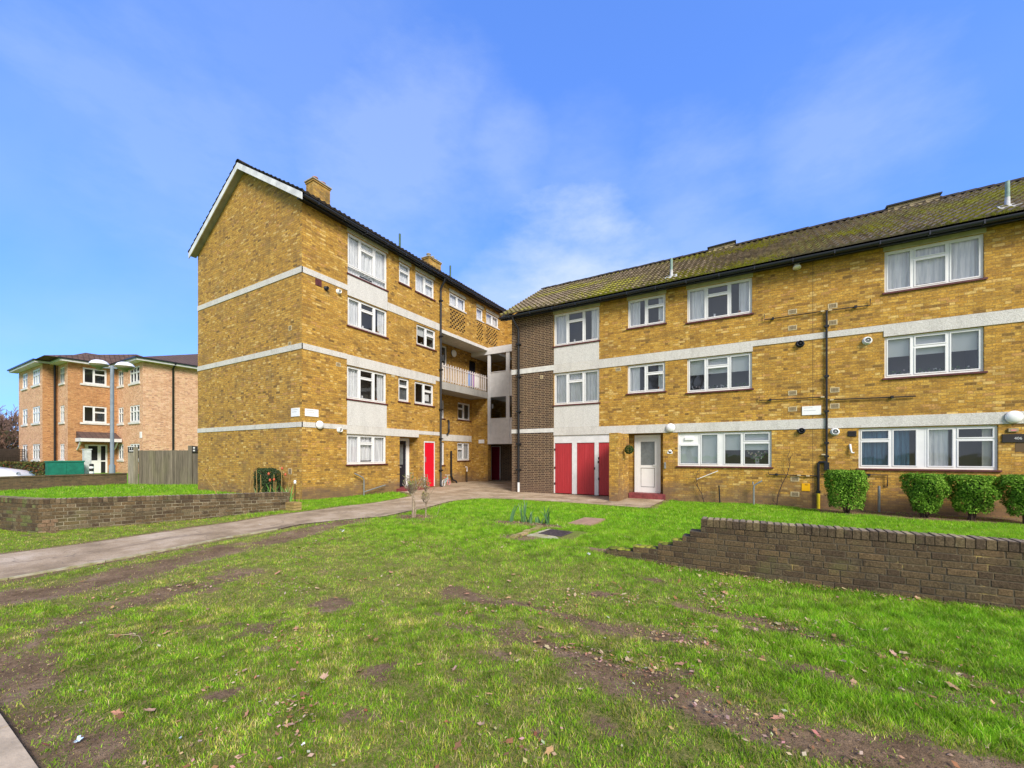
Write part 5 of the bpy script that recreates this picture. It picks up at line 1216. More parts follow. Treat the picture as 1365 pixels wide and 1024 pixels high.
bare_tree('bare_tree', (-62.5,8.3,0), 7.6, 8, 'barkpink', 'thin bare tree partly cut off by the left edge of the photo', 5, .2, minr=.022)
bare_tree('bare_tree', (-14,-6,0), 14, 15, 'bark', 'tall bare tree added unseen behind the viewer, reflected in the upper windows left of the brown brick panel', 5, .22, minr=.02)  # out-of-view tree, added to give the upper windows branches to reflect
bare_tree('bare_tree', (-5,-13,0), 15, 16, 'bark', 'tall bare tree added unseen behind the viewer, reflected in the windows above the white front door', 5, .24, minr=.02)  # second unseen tree, added for the window reflections above the door
random.seed(77); SB = empty('brown_bush', (-54.5,7.5,0), 'brown twiggy bush mass between lattice fence and bare tree', 'bush'); b = MB(); b.cc = (1,1,1); s = MB()
for i in range(900):
    x0, y0 = random.uniform(-57,-52.8), random.uniform(5,10.5); z0 = random.uniform(.2,3.2); a = random.uniform(0,6.28)
    s.tube([(x0,y0,z0),(x0+math.cos(a)*.4,y0+math.sin(a)*.4,z0+random.uniform(.5,1.3))], .02, 3, cap=False, r1=.008)
s.build('twigs', M['barkpink'], SB)
pts = [((random.uniform(-57,-52.8),random.uniform(4.5,10.5),random.uniform(0,3.6)),(1,0,.2)) for _ in range(6000)]; leaf_cloud(b, pts, .12, [(.10,.06,.04),(.07,.05,.03),(.14,.08,.05),(.06,.06,.03)]); b.build('foliage', M['leafcol'], SB)
# small pollarded shrub on the lawn
random.seed(12); YT = empty('young_shrub', (-6.88,7.18,0), 'small bare shrub with two pale stems and cut twigs on the lawn', 'shrub')
b = MB(); x0, y0 = -6.89, 7.12
b.tube([(x0,y0,-.03),(x0+.01,y0,.25),(x0-.01,y0+.02,.5),(x0-.03,y0,.78)], .033, 9, r1=.026); b.tube([(x0+.03,y0+.03,0),(x0+.05,y0+.04,.25),(x0+.02,y0+.02,.5)], .02, 7, r1=.014)
x1, y1 = -6.80, 7.46; b.tube([(x1,y1,-.03),(x1+.01,y1,.4),(x1-.01,y1,.8),(x1+.01,y1,1.0)], .018, 7, r1=.011)
b.build('trunk', M['barkpale'], YT)
b = MB(); lv = MB(); lv.cc = (1,1,1)
def twigs(cx, cy, cz, n, rad, h):
    for i in range(n):
        a = random.uniform(0,6.28); rr = random.uniform(.2,1)*rad; e = Vector((cx+math.cos(a)*rr, cy+math.sin(a)*rr, cz+random.uniform(.1,1)*h*(1-.35*rr/rad))); s0 = Vector((cx+random.gauss(0,.02), cy+random.gauss(0,.02), cz-random.uniform(0,.15)))
        md = (s0+e)/2+Vector((math.cos(a)*.05,math.sin(a)*.05,-.02)); b.tube([s0,md,e], .0095, 5, r1=.006)
        for k in range(3):
            t = s0.lerp(e, random.uniform(.4,1)); d = Vector((random.gauss(0,1),random.gauss(0,1),random.uniform(0,1.4))).normalized()*random.uniform(.05,.14); b.tube([t,t+d], .004, 4, r1=.002)
            leaf_cloud(lv, [(t+d,(0,0,1)),(t+d*.5,(0,1,0)),(t+d*.8,(1,0,0))], .022, [(.30,.36,.06),(.32,.28,.08),(.2,.32,.06),(.42,.36,.14)])
twigs(x0-.03,y0,.72,26,.27,.46); twigs(x1+.01,y1,.78,12,.16,.36); twigs(x1+.0,y1,.5,8,.14,.2)
for (ax, ay, az, bx, by, bz) in ((x1,y1,.5,x1+.22,y1+.1,.78),(x1,y1,.3,x1+.14,y1-.05,.62),(x1+.3,y1+.08,.1,x1+.36,y1+.15,.5)): b.tube([(ax,ay,az),((ax+bx)/2,(ay+by)/2,(az+bz)/2-.05),(bx,by,bz)], .006, 5, r1=.003)
b.build('branch', M['barkpale'], YT); lv.build('foliage', M['leafcol'], YT)
b = MB(); 
# climbing bare stems on block B
def climber(x, label, segs, seed, n=10):
    random.seed(seed); r = empty('bare_climber', (x, YB-.12, 0), label, 'climber'); b = MB(); b.tube(segs, .016, 6, r1=.006)
    for i in range(n):
        k = random.randint(1, len(segs)-1); s0 = Vector(segs[k]).lerp(Vector(segs[k-1]), random.random()); a = random.uniform(-1,1); ln = random.uniform(.12,.4)
        b.tube([s0, s0+Vector((a*ln*.5,random.uniform(-.03,.03),ln*.6)), s0+Vector((a*ln*.4,0,ln))], .007, 5, r1=.003)
    b.build('stem', M['bark'], r)
yb = YB-.12
climber(-1.5, 'thin bare climbing stems below the kitchen window left of the black stub pipe', [(-1.35,yb,-.08),(-1.42,yb,.2),(-1.55,yb,.45),(-1.6,yb,.75),(-1.55,yb,1.0)], 3)
climber(.8, 'leaning bare climbing stems between grey post and yellow gas tag', [(.72,yb,-.08),(.75,yb,.25),(.85,yb,.6),(1.0,yb,.95),(1.07,yb,1.3),(1.0,yb,1.5)], 9, 12)
# iris clumps
def blades(root, clumps, cols_):
    b = MB()
    for (x, y_, n, h, lean) in clumps:
        for i in range(n):
            a = random.uniform(0,6.28); hh = h*random.uniform(.7,1.1); w = random.uniform(.018,.03); l_ = lean*random.uniform(.3,1.3); x0, y0 = x+random.gauss(0,.03), y_+random.gauss(0,.03)
            b.cc = random.choice(cols_); dx, dy = math.cos(a), math.sin(a); t = random.uniform(0,3.14); wx, wy = math.cos(t)*w, math.sin(t)*w; z0 = float(height(x0, y0))-.02; prev = None
            for k in range(5):
                f = k/4; c = Vector((x0+dx*l_*f*f, y0+dy*l_*f*f, z0+hh*f)); q = (1-f**2.2)
                cur = (c-Vector((wx*q,wy*q,0)), c+Vector((wx*q,wy*q,0)))
                if prev: b.face([prev[0],prev[1],cur[1],cur[0]])
                prev = cur
    return b.build('leaves', M['leafcol'], root)
random.seed(21); IC = [(.09,.20,.08),(.14,.27,.11),(.38,.52,.30),(.07,.14,.06)]
I1 = empty('iris_clump', (-4.3,7.9,0), 'clump of upright sword shaped leaves left of the manhole', 'plant'); blades(I1, [(-4.42,8.0,6,.52,.1),(-4.38,8.05,2,.62,.05),(-4.6,7.85,2,.5,.22),(-4.15,7.85,6,.3,.12),(-4.0,8.0,4,.22,.1)], IC)
I2 = empty('iris_clump', (-3.85,7.98,0), 'smaller clump of dark sword leaves behind the manhole cover', 'plant'); blades(I2, [(-3.83,8.0,7,.46,.12),(-3.75,7.95,2,.5,.25)], IC[:2]+IC[3:])
# flower bed behind the left wall
FB = empty('flower_bed_plant', (-12.2,7.0,0), 'dry stalks with orange red flowers behind the left wall', 'plant'); random.seed(31)
b = MB(); fl = MB(); base = Vector((-12.40,6.78,0))
lr = Vector((.8629,.5055,0))
for (du, h, lean) in ((-1.35,1.0,-.6),(-.75,.8,-.02),(-.55,1.05,.05),(-.32,1.1,-.03),(-.2,.95,-.02),(-.45,.6,.3),(.05,.65,.03),(.18,.95,0),(.22,.75,.02),(.42,1.22,-.02),(.55,.95,.1),(.9,.75,.12)):
    p = base+lr*du; b = MB(); b.tube([p, p+lr*lean*.4+Vector((0,0,h*.5)), p+lr*lean+Vector((0,0,h))], .014, 6, r1=.009); b.build('stalk', M['stalk'], FB)
for (du, h) in ((.02,.97),(.18,.80),(.06,.78),(.52,.95),(.42,1.13)):
    p = base+lr*du+Vector((0,0,h)); fl = MB(); fl.lathe(p, [(.008,-.04),(.026,-.03),(.034,.0),(.026,.035),(.004,.05)], 10); fl.build('flower', M['flower'], FB)
random.seed(33); blades(FB, [(-12.40+x*.8629, 6.78+x*.5055, 9, .58+random.uniform(-.1,.1), .2) for x in (-.3,-.1,.1,.25,.4,.6)], [(.12,.3,.05),(.2,.4,.1),(.35,.42,.2),(.1,.22,.05)])
SL = empty('solar_light', (-11.4,7.0,0), 'small white garden light on a stake at the wall end', 'garden light')
b = MB(); b.tube([(-11.4,7.0,0),(-11.4,7.0,.74)], .012, 8); b.build('stake', M['blackp'], SL); b = MB(); b.lathe((-11.4,7.0,.70), [(.02,0),(.035,.02),(.035,.08),(.02,.10),(0,.105)], 14); b.build('lamp', M['lampglobe'], SL)
# hanging topiary ball by the front door
TB = empty('topiary_ball', (-3.62,14.3,1.75), 'small dark green topiary ball hanging beside the white front door', 'hanging plant'); random.seed(41)
b = MB(); b.cc = (1,1,1); c = Vector((-3.70,14.5,1.72)); pts = []
for i in range(1600):
    v = Vector((random.gauss(0,1),random.gauss(0,1),random.gauss(0,1))).normalized(); pts.append((c+v*.155*random.uniform(.82,1.05), v))
leaf_cloud(b, pts, .016, [(.02,.075,.02),(.012,.045,.015),(.035,.11,.025)], .5, 0); b.build('foliage', M['leafcol'], TB)
b = MB(); b.tube([c+Vector((0,0,.15)), c+Vector((-.02,0,.32)), (-3.92,14.5,2.1)], .004, 5); b.tube([c+Vector((0,0,.15)), c+Vector((-.08,0,.3)), (-3.92,14.5,2.1)], .004, 5); b.build('chain', M['terracotta'], TB)

# ==================================================================== SMALL THINGS ON THE LAWN
MH = empty('manhole', (-3.15,7.1,0), 'rusty manhole cover in a raised mossy concrete surround on the lawn', 'manhole')
b = MB(); zz = .05
b.box8([(-3.56,6.62,-.1),(-2.78,6.55,-.1),(-2.62,7.40,-.1),(-3.52,7.48,-.1),(-3.56,6.62,zz+.015),(-2.78,6.55,zz),(-2.62,7.40,zz-.01),(-3.52,7.48,zz)]); b.build('surround', M['mossconc'], MH)
b = MB(); b.box8([(-3.44,6.86,.03),(-2.96,6.82,.03),(-2.94,7.32,.03),(-3.40,7.38,.03),(-3.44,6.86,zz+.022),(-2.96,6.82,zz+.018),(-2.94,7.32,zz+.012),(-3.40,7.38,zz+.018)])
for i in range(9):
    for j in range(9): x0, y0 = -3.41+i*.049, 6.88+j*.051; b.box(x0, x0+.028, y0, y0+.028, zz, zz+.024)
b.build('cover', M['rust'], MH)
b = MB()
for i, (x0, y0, a) in enumerate(((-3.72,6.45,.2),(-3.70,6.7,-.1),(-3.74,6.98,.15),(-3.70,7.22,0),(-3.72,7.45,.2))):
    c, s = math.cos(a), math.sin(a); q = [(x0+c*u-s*v, y0+s*u+c*v) for u, v in ((-.06,-.11),(.06,-.11),(.06,.11),(-.06,.11))]; b.cc = random.choice([(.34,.28,.12),(.30,.26,.10),(.4,.3,.15)]); b.box8([(x,y_,-.04) for x,y_ in q]+[(x,y_,.07+i*.004) for x,y_ in q])
for i in range(4): b.cc = random.choice([(.45,.2,.08),(.36,.26,.1),(.3,.22,.1)]); b.box(-3.5+i*.2, -3.32+i*.2, 6.42-.01*i, 6.53-.01*i, -.05, .035)
b.build('brick_edging', M['brickattr'], MH)
SLB = MB(); SLB.box8([(-3.48,8.35,-.08),(-2.95,8.38,-.08),(-2.95,9.40,-.08),(-3.44,9.34,-.08),(-3.48,8.35,.035),(-2.95,8.38,.03),(-2.95,9.40,.035),(-3.44,9.34,.04)])
# (moved to sit flush in the turf)
o = SLB.build('paving_slab', M['pinkslab'], None, (-3.2,8.9,0)); tag(o, 'pinkish square paving slab lying in the grass behind the manhole', 'slab')
def on(x, y_): return float(height(x, y_))
def litter(name, x, y_, s, label, mt='litter', n=5, seed=1):
    random.seed(seed); b = MB(); z = on(x, y_)+.015
    for i in range(n):
        a = random.uniform(0,6.28); c = Vector((x+random.gauss(0,s*.5), y_+random.gauss(0,s*.35), z+random.uniform(0,s*.3))); u = Vector((math.cos(a),math.sin(a),random.uniform(-.3,.5)))*s*.6; v = Vector((-math.sin(a),math.cos(a),random.uniform(-.2,.6)))*s*.35
        b.raw([c-u-v, c+u-v*.6, c+u*.7+v, c+Vector((0,0,s*.15)), c-u*.8+v], [(0,1,3),(1,2,3),(2,4,3),(4,0,3)])
    o = b.build(name, M[mt], None, (x, y_, z)); return tag(o, label, 'litter')
litter('crumpled_wrapper', -3.09, .70, .022, 'crumpled pale blue wrapper on the bare mud near the kerb', n=7, seed=2)
litter('crumpled_wrapper', -2.62, .98, .012, 'tiny scrap of pale blue plastic in the grass', n=3, seed=3)
litter('paper_scrap', -2.0, 1.27, .012, 'small white scrap lying in the grass near the bottom edge', 'white', 4, 4)
litter('paper_scrap', -6.9, 5.2, .05, 'white scrap of litter on the grass beside the worn track', 'white', 4, 5)
litter('paper_scrap', -2.05, 5.75, .04, 'crumpled white litter near the broken end of the right wall', 'white', 5, 6)
litter('paper_scrap', -10.6, 1.4, .06, 'white litter in the grass beside the left wall', 'white', 4, 7)
b = MB(); 
for (pts) in ([(-4.75,1.26,0),(-4.6,1.34,0),(-4.49,1.38,0),(-4.32,1.35,0),(-4.2,1.27,0)],): b.tube([(x,y_,on(x,y_)+.02) for x,y_,z in pts], .003, 6, r1=.002)
o = b.build('fallen_twig', M['twigpale'], None, (-4.5,1.3,0)); tag(o, 'thin curved pale twig lying in the muddy grass', 'twig')
# child's bicycle by the deck wall
BK = empty('childs_bicycle', (-13.3,15.9,-.03), "small child's bicycle with pink tyres leaning by the downpipe", 'bicycle')
def P_(u, z, o=0): return (-13.05+.0+o-.25*u, 15.6+.95*u, -.04+z)
for u in (0.0, .62):
    b = MB(); ax = Vector((.95,.25,0)); b.lathe(P_(u,.18), [(.15,-.018),(.175,-.012),(.18,0),(.175,.012),(.15,.018),(.145,0),(.15,-.018)], 22, ax); w = b.build('wheel', M['pinkpl'] if u else M['whitepaint'], BK)
    b = MB()
    for i in range(8): a = i*math.pi/8*2; e = ax.orthogonal().normalized(); g_ = ax.cross(e); c = Vector(P_(u,.18)); b.tube([c, c+(e*math.cos(a)+g_*math.sin(a))*.15], .003, 4)
    b.lathe(P_(u,.18), [(0,-.02),(.02,-.02),(.02,.02),(0,.02)], 10, ax); b.build('spokes', M['grey'], w)
b = MB(); b.tube([P_(0,.18),P_(.25,.2)], .012, 6); b.tube([P_(.25,.2),P_(.18,.42)], .014, 6); b.tube([P_(.25,.2),P_(.5,.40)], .016, 6); b.tube([P_(.2,.36),P_(.5,.42)], .014, 6); b.tube([P_(0,.18),P_(.19,.38)], .01, 6); b.tube([P_(.62,.18),P_(.5,.42),P_(.48,.55)], .014, 6); b.build('frame', M['paleblue'], BK)
b = MB(); b.tube([P_(.47,.56,-.16),P_(.48,.55),P_(.47,.56,.16)], .012, 6); b.build('handlebar', M['white'], BK); b = MB(); b.box8([P_(.1,.43,-.05),P_(.27,.43,-.03),P_(.27,.43,.03),P_(.1,.43,.05),P_(.1,.47,-.06),P_(.27,.46,-.03),P_(.27,.46,.03),P_(.1,.47,.06)]); b.build('saddle', M['pinkpl'], BK)
# laundry hanging inside the deck balustrade
for (y0, y1, mt, lb) in ((17.35,17.62,'towelblue','blue towel hanging behind the pale deck balustrade'),(17.66,17.9,'towelpur','lilac towel hanging behind the deck balustrade beside the blue one'),(17.95,18.35,'white','white sheet hanging behind the deck balustrade')):
    b = MB(); k = 8
    for i in range(k):
        a, c = y0+(y1-y0)*i/k, y0+(y1-y0)*(i+1)/k; f = lambda t: XA-.012+.003*math.sin(t*40); b.box8([(f(a)-.002,a,5.2),(f(a)+.002,a,5.2),(f(c)+.002,c,5.2),(f(c)-.002,c,5.2),(f(a)-.002,a,5.93),(f(a)+.002,a,5.93),(f(c)+.002,c,5.93),(f(c)-.002,c,5.93)])
    o = b.build('hanging_towel', M[mt], None, (XA-.06,(y0+y1)/2,5.2)); tag(o, lb, 'towel')

# ==================================================================== GRASS
def occupied(x, y_):
    o = inpoly(x, y_, PATH)
    if True:
        d = pdist(x, y_, pe); o = o & (d > .05*vnoise(x, y_, 6, 5))
    o |= (x < XA+.02) & (y_ > 8.1) & (x > -20.2); o |= (y_ > YB-.01) & (x > -9.2)
    o |= (np.abs(y_-6.07) < .12) & (x > -1.87)
    o |= (x > -3.56) & (x < -2.64) & (y_ > 6.58) & (y_ < 7.46); o |= (x > -3.48) & (x < -2.95) & (y_ > 8.37) & (y_ < 9.38); o |= (np.abs(x+3.71) < .07) & (y_ > 6.35) & (y_ < 7.55)
    o |= y_ < KX+.02; o |= x < -27.2; o |= (x > -4.3) & (x < -3.9) & (y_ > 13.9)
    q = pdist(x, y_, [(p1.x-.1, p1.y), (p2.x-.1, p2.y)]) < .12; o |= q; o |= pdist(x, y_, [(p1.x, p1.y+.1), (q0.x, q0.y+.1)]) < .12
    return o
fwd = np.array([-.5055,.8629]); rgt = np.array([.8629,.5055])
def sample(n, d0, d1):
    D = np.sqrt(rng.random(n)*(d1*d1-d0*d0)+d0*d0); r = (rng.random(n)*2-1)*D*1.42
    return D*fwd[0]+r*rgt[0], D*fwd[1]+r*rgt[1], D
GP = np.array([(.18,.34,.018),(.24,.41,.022),(.13,.27,.018),(.32,.46,.03),(.48,.49,.07),(.50,.41,.12),(.58,.46,.24)])
def grass(n, d0, d1, hmin, hmax, wid, seg, dens_far=0):
    x, y_, D = sample(n, d0, d1); mu = mud(x, y_); n1 = fbm(x, y_, 1.6, 51, 3); n2 = fbm(x, y_, 9, 61, 2)
    lush = np.maximum(sst(3.2, 6.8, y_+.35*x*0), sst(-12.5, -14, x)); lush = np.maximum(lush, .2)
    lush = np.maximum(lush, .8*sst(-1.2, .6, x)*sst(2.85, 3.2, y_)); lush = np.clip(lush*(.7+.6*n1), 0, 1)
    n3 = fbm(x, y_, 11, 71, 2); keep = rng.random(n) < np.clip((1-mu*1.05)*np.clip((.9*n2+1.1*n3-.42+.5*lush)*1.7, .05, 1), .03+1.1*np.clip(n3-.5, 0, 1), 1)*(.6+.4*lush) * np.where(mu > .75, .6, 1); keep &= ~occupied(x, y_)
    x, y_, D, mu, n1, n2, n3, lush = [a[keep] for a in (x, y_, D, mu, n1, n2, n3, lush)]; n = len(x); z = height(x, y_)
    h = (hmin+(hmax-hmin)*rng.random(n)**1.5)*(.35+.6*n2+.85*lush)*(1-.45*mu); a = rng.random(n)*6.283; ln = h*rng.uniform(.15,.95,n); t = rng.random(n)*6.283; w = wid*rng.uniform(.6,1.3,n)
    dx, dy = np.cos(a)*ln, np.sin(a)*ln; wx, wy = np.cos(t)*w, np.sin(t)*w
    base = np.stack([x, y_, z-.004], 1); W = np.stack([wx, wy, 0*wx], 1); tip = base+np.stack([dx, dy, h], 1)
    # colour per blade
    r = rng.random(n); n4 = fbm(x, y_, 3.3, 91, 3); dry = np.clip((.12+1.3*np.clip(n4-.45, 0, .4))*(1-.7*lush)+.04, .04, .6); ci = np.where(r < dry*.45, 6, np.where(r < dry*.8, 5, np.where(r < dry*1.1, 4, rng.integers(0, 4, n))))
    c = GP[ci]*rng.uniform(.75,1.35,(n,1))*(.25+1.55*n3[:,None]); gr = (ci < 4)[:,None]
    lc = np.array([.25,.52,.018]); c = np.where(gr, c*(1-lush[:,None]*.7)+lc*rng.uniform(.7,1.3,(n,1))*(.2+.6*n4[:,None]+1.05*n3[:,None])*np.stack([.8+.45*n4,np.ones(n),np.ones(n)],1)*lush[:,None]*.7, c*(1-.35*lush[:,None])+lc*.35*lush[:,None])
    if seg == 1:
        V = np.stack([base-W, base+W, tip], 1).reshape(-1, 3); F = np.arange(3*n).reshape(n, 3); k = 3
    else:
        mid = base+np.stack([dx*.35, dy*.35, h*.62], 1)
        V = np.stack([base-W, base+W, mid+W*.75, mid-W*.75, tip], 1).reshape(-1, 3); i0 = 5*np.arange(n)[:,None]
        F = np.concatenate([i0+np.array([0,1,2]), i0+np.array([0,2,3]), i0+np.array([3,2,4])], 1).reshape(-1, 3); k = 5
    return V, F, np.repeat(np.column_stack([c, np.ones(n)]), k, axis=0)
parts = [grass(620000, .9, 4.2, .010, .046, .0022, 2), grass(600000, 4.2, 8.5, .016, .045, .0036, 1), grass(430000, 8.5, 15.5, .02, .048, .006, 1), grass(170000, 15.5, 25, .03, .08, .011, 1)]
off = 0; Vs, Fs, Cs = [], [], []
for V, F_, C_ in parts: Vs.append(V); Fs.append(F_+off); Cs.append(C_); off += len(V)
gr = quick_mesh('grass', np.concatenate(Vs), np.concatenate(Fs), M['blade'], smooth=False); ca = gr.data.color_attributes.new('col', 'FLOAT_COLOR', 'POINT'); ca.data.foreach_set('color', np.concatenate(Cs).astype(np.float32).ravel())
tag(gr, 'patchy green lawn grass with dry straw and bare muddy areas', 'grass', kind='stuff')
# fallen leaves: a few shapes, copied
LM = [attr_mat('fallen_leaf_skin', rough=.8, trans=.15)]
LC = [(.45,.29,.16),(.55,.40,.26),(.36,.20,.10),(.62,.48,.33),(.28,.13,.065),(.48,.27,.17)]
leafs = []
for v in range(10):
    random.seed(100+v); b = MB(); b.cc = tuple(x*random.uniform(.85,1.1) for x in random.choice(LC)); k = 11; ring = []; cup = random.uniform(-.35,.7)
    for i in range(k):
        a = 2*math.pi*i/k; rr = (.62+.38*(i % 2))*(1+random.uniform(-.15,.15)); x, y_ = math.cos(a)*rr, math.sin(a)*rr*.66; ring.append((x, y_, cup*(x*x*.5+y_*y_)+random.uniform(-.06,.1)))
    b.raw([(0,0,0)]+ring, [(0,i+1,(i+1) % k+1) for i in range(k)]); b.tube([(-.6,0,.05),(-1.15,.08,.1)], .025, 4)
    o = b.build('fallen_leaf', LM[0]); tag(o, 'dry pale brown fallen leaf lying loose on the grass', 'leaf', 'fallen leaves scattered over the lawn'); leafs.append(o)
random.seed(99); cnt = 0
HEAPS = []
for _ in range(90):
    D = math.sqrt(random.uniform(1.7**2, 7.5**2)); r = random.uniform(-1.0,1.22)*D; HEAPS.append((D*fwd[0]+r*rgt[0], D*fwd[1]+r*rgt[1]))
def leaf_spot(d0, d1):
    while True:
        D = math.sqrt(random.uniform(d0*d0, d1*d1)); r = random.uniform(-1.22,1.22)*D; x, y_ = D*fwd[0]+r*rgt[0], D*fwd[1]+r*rgt[1]
        if random.random() < .55: h_ = random.choice(HEAPS); x, y_ = h_[0]+random.gauss(0,.13), h_[1]+random.gauss(0,.10)
        if random.random() < .10:
            tr = random.choice(TR[3:7])[0]; s = random.randint(0, len(tr)-2); f = random.random(); x = tr[s][0]*(1-f)+tr[s+1][0]*f+random.gauss(0,.12); y_ = tr[s][1]*(1-f)+tr[s+1][1]*f+random.gauss(0,.1)
        if x > 5 or y_ < KX+.05 or occupied(np.array([x]), np.array([y_]))[0]: continue
        if x < -6.5 and random.random() < .75: continue
        if random.random() < float(vnoise(np.array([x]), np.array([y_]), 1.4, 88)[0])*1.3: return x, y_
spots = [leaf_spot(1.6, 5.6) for _ in range(258)] + [(random.uniform(-.4,2.5), 5.94-abs(random.gauss(.02,.05))) for _ in range(37)]
for i, (x, y_) in enumerate(spots):
    o = leafs[i] if i < 10 else leafs[i % 10].copy()
    if i >= 10: col.objects.link(o)
    s = random.uniform(.02,.042)*(1.0 if random.random() < .85 else 1.35); o.location = (x, y_, on(x, y_)+.016+random.uniform(0,.012)); o.scale = (s, s*random.uniform(.7,1.1), s); o.rotation_euler = (random.gauss(0,.25), random.gauss(0,.25), random.uniform(0,6.28))
# crumbs of leaf too many to count
b = MB(); random.seed(123)
for i in range(5200):
    q_ = random.random(); x, y_ = leaf_spot(1.5, 9) if q_ < .84 else ((random.gauss(-3.9,.35), random.gauss(7.7,.22)) if q_ < .89 else ((random.gauss(-6.85,.3), random.gauss(7.25,.22)) if q_ < .93 else (random.uniform(-1.2,2.6), 5.95-abs(random.gauss(0,.09))))); s = random.uniform(.006,.019); a = random.uniform(0,6.28); z = on(x, y_)+.014+random.uniform(0,.012); b.cc = tuple(c*random.uniform(.7,1.15) for c in random.choice(LC))
    u = Vector((math.cos(a),math.sin(a),random.gauss(0,.3)))*s; v = Vector((-math.sin(a),math.cos(a),random.gauss(0,.3)))*s*.6; c = Vector((x,y_,z)); b.face([c-u, c+v, c+u, c-v])
o = b.build('leaf_litter', LM[0]); tag(o, 'tiny bits of dry leaf strewn through the grass', 'leaf litter', kind='stuff')
# soil clods and stones along the tracks
b = MB(); random.seed(321)
for i in range(1300):
    tr, w, s_ = random.choice(TR); s = random.randint(0, len(tr)-2); f = random.random(); x = tr[s][0]*(1-f)+tr[s+1][0]*f+random.gauss(0,w*.7); y_ = tr[s][1]*(1-f)+tr[s+1][1]*f+random.gauss(0,w*.6)
    if y_ < KX+.03: continue
    r = random.uniform(.004,.014); z = on(x, y_)+r*.3; g0 = random.uniform(.7,1.3); b.cc = tuple(c*g0 for c in random.choice([(.16,.105,.075),(.22,.15,.11),(.12,.08,.06)]))
    q = [Vector((x+random.gauss(0,.2)*r+r*math.cos(t), y_+r*math.sin(t)*random.uniform(.6,1.1), z)) for t in (0,1.26,2.5,3.77,5.0)]; tp = Vector((x,y_,z+r*.8)); b.raw(q+[tp], [(k, (k+1)%5, 5) for k in range(5)])
o = b.build('soil_clods', attr_mat('clod', rough=.95)); tag(o, 'loose crumbs of soil along the wheel tracks', 'soil', kind='stuff')

# ==================================================================== LIGHT, SKY, CAMERA
sun_el, sun_dir = R(38), Vector((.80,-.60,0)).normalized()
d = Vector((sun_dir.x*math.cos(sun_el), sun_dir.y*math.cos(sun_el), math.sin(sun_el)))
ld = bpy.data.lights.new('sun', 'SUN'); ld.energy = 2.3; ld.angle = R(22); ld.color = (1,.93,.84)
lo = bpy.data.objects.new('sun', ld); col.objects.link(lo); lo.rotation_euler = d.to_track_quat('Z', 'Y').to_euler()
w = bpy.data.worlds.new('World'); sc.world = w; w.use_nodes = True; nt = w.node_tree; nt.nodes.clear(); g = N(nt)
out = g.n('ShaderNodeOutputWorld'); bg = g.n('ShaderNodeBackground'); g.l(bg.outputs[0], out.inputs[0]); bg.inputs[1].default_value = .13
CLOUDS = []
for (az, el, rad, amt) in ((8, 23, 14, 1.0), (1, 20, 12, .65), (16, 22, 10, .45), (27, 22, 11, .35), (9, 31, 13, .22), (-13, 33, 15, .36), (-40, 29, 14, .26), (24, 31, 11, .34), (38, 31, 11, .32), (-1, 36, 8, .34), (-30, 44, 16, .14)):
    # azimuth clockwise from the street axis, elevation, angular radius, density of each wisp of cloud
    a_, e_ = R(az), R(el); f_ = Vector((-.5055,.8629,0)); r_2 = Vector((.8629,.5055,0)); v_ = (f_*math.cos(a_)+r_2*math.sin(a_))*math.cos(e_)+Vector((0,0,math.sin(e_))); CLOUDS.append((*v_, math.cos(R(rad)), amt))
sky = g.n('ShaderNodeTexSky', sky_type='NISHITA'); sky.sun_disc = False; sky.sun_elevation = sun_el; sky.sun_rotation = math.atan2(sun_dir.x, sun_dir.y)
sky.air_density = 1.0; sky.dust_density = .6; sky.ozone_density = 1.6; sky.altitude = 50
gen = g.n('ShaderNodeTexCoord').outputs['Generated']
sep = g.n('ShaderNodeSeparateXYZ'); g.l(gen, sep.inputs[0])
zz = g.math('ADD', g.math('MAXIMUM', sep.outputs[2], 0.0), .22)
cx, cy = g.math('DIVIDE', sep.outputs[0], zz), g.math('DIVIDE', sep.outputs[1], zz)
cmb = g.n('ShaderNodeCombineXYZ'); g.l(cx, cmb.inputs[0]); g.l(cy, cmb.inputs[1])
n1 = g.noise(g.vmul(cmb.outputs[0], (.75, 1.25, 1)), 1.0, 6, .52); n2 = g.noise(g.vmul(cmb.outputs[0], (.35, .5, 1)), 1.0, 3, .5)
cl = g.math('MULTIPLY', g.math('MULTIPLY', g.ramp(n1, [(.46, 0.), (.74, 1.)]), g.ramp(n2, [(.42, 0.), (.58, 1.)])), .3)
n3 = g.noise(g.vmul(gen, (3.2, 3.2, 7)), 1.0, 9, .62)
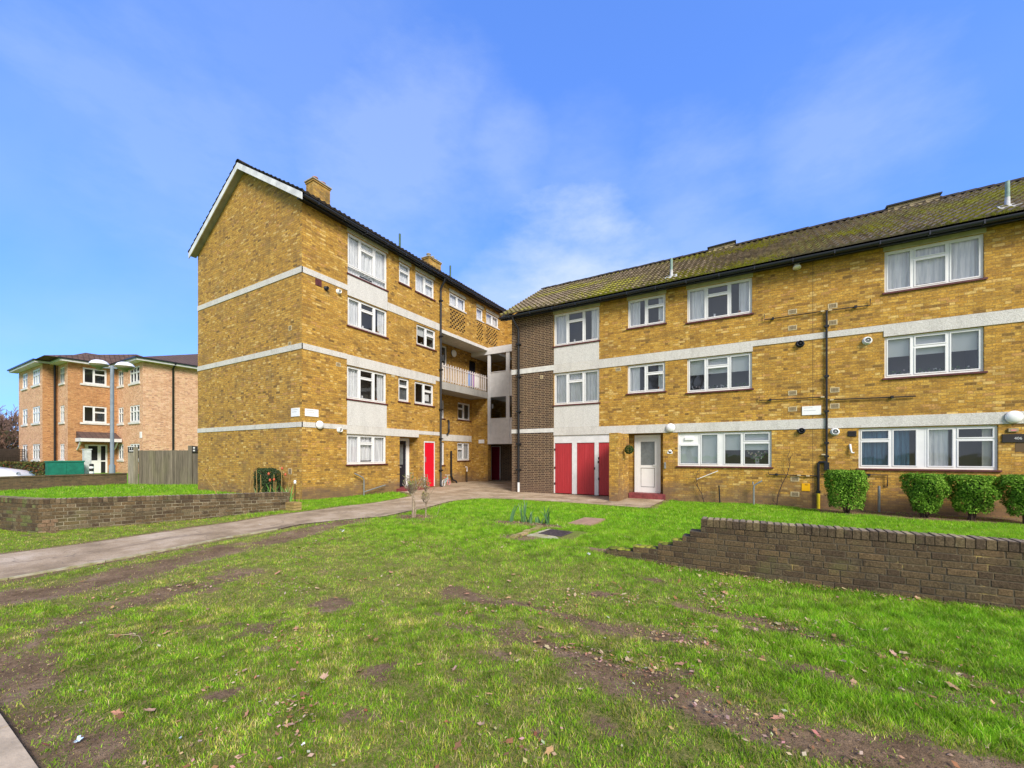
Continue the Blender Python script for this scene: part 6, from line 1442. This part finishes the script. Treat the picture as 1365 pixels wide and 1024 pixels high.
for (vx, vy, vz, cosr, amt) in CLOUDS:
    dd = g.n('ShaderNodeVectorMath', operation='DOT_PRODUCT'); g.l(gen, dd.inputs[0]); dd.inputs[1].default_value = (vx, vy, vz)
    bl = g.math('POWER', g.ramp(g.math('ADD', g.math('DIVIDE', g.math('SUBTRACT', dd.outputs['Value'], cosr), 1-cosr), g.math('MULTIPLY', g.math('SUBTRACT', n3, .5), 2.2)), [(.12, 0.), (1.0, 1.)]), 1.3)
    cl = g.math('MAXIMUM', cl, g.math('MULTIPLY', bl, amt))
gm = g.n('ShaderNodeGamma'); g.l(sky.outputs[0], gm.inputs[0]); gm.inputs[1].default_value = .55
base = g.mix(1.0, gm.outputs[0], (.58,1.05,2.25), 'MULTIPLY')
# broken bank of pale cloud added behind the viewer for neutral fill and reflections
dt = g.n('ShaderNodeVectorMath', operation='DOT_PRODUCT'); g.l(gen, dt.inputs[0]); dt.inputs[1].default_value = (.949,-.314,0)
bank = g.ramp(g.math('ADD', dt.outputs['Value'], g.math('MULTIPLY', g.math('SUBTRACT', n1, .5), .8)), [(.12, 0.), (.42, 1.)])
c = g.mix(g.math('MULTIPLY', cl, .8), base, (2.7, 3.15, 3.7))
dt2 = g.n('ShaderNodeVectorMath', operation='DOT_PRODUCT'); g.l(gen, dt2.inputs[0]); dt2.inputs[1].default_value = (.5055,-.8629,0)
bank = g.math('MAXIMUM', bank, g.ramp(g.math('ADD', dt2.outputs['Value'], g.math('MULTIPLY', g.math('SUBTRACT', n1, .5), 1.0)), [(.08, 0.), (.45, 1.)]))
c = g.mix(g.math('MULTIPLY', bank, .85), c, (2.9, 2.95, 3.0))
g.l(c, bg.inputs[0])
cam = bpy.data.cameras.new('camera'); co = bpy.data.objects.new('camera', cam); col.objects.link(co); sc.camera = co
cam.sensor_width = 36; cam.lens = 542/1365*36; cam.shift_y = (606-512)/1365; cam.clip_end = 3000; cam.clip_start = .05
th = math.atan2(.5055, .8629); co.location = (0, 0, EYE); co.rotation_euler = (R(90), 0, th)
sc.view_settings.view_transform = 'Standard'; sc.view_settings.look = 'None'; sc.view_settings.exposure = 1.08; sc.view_settings.gamma = 1
sc.cycles.use_denoising = True
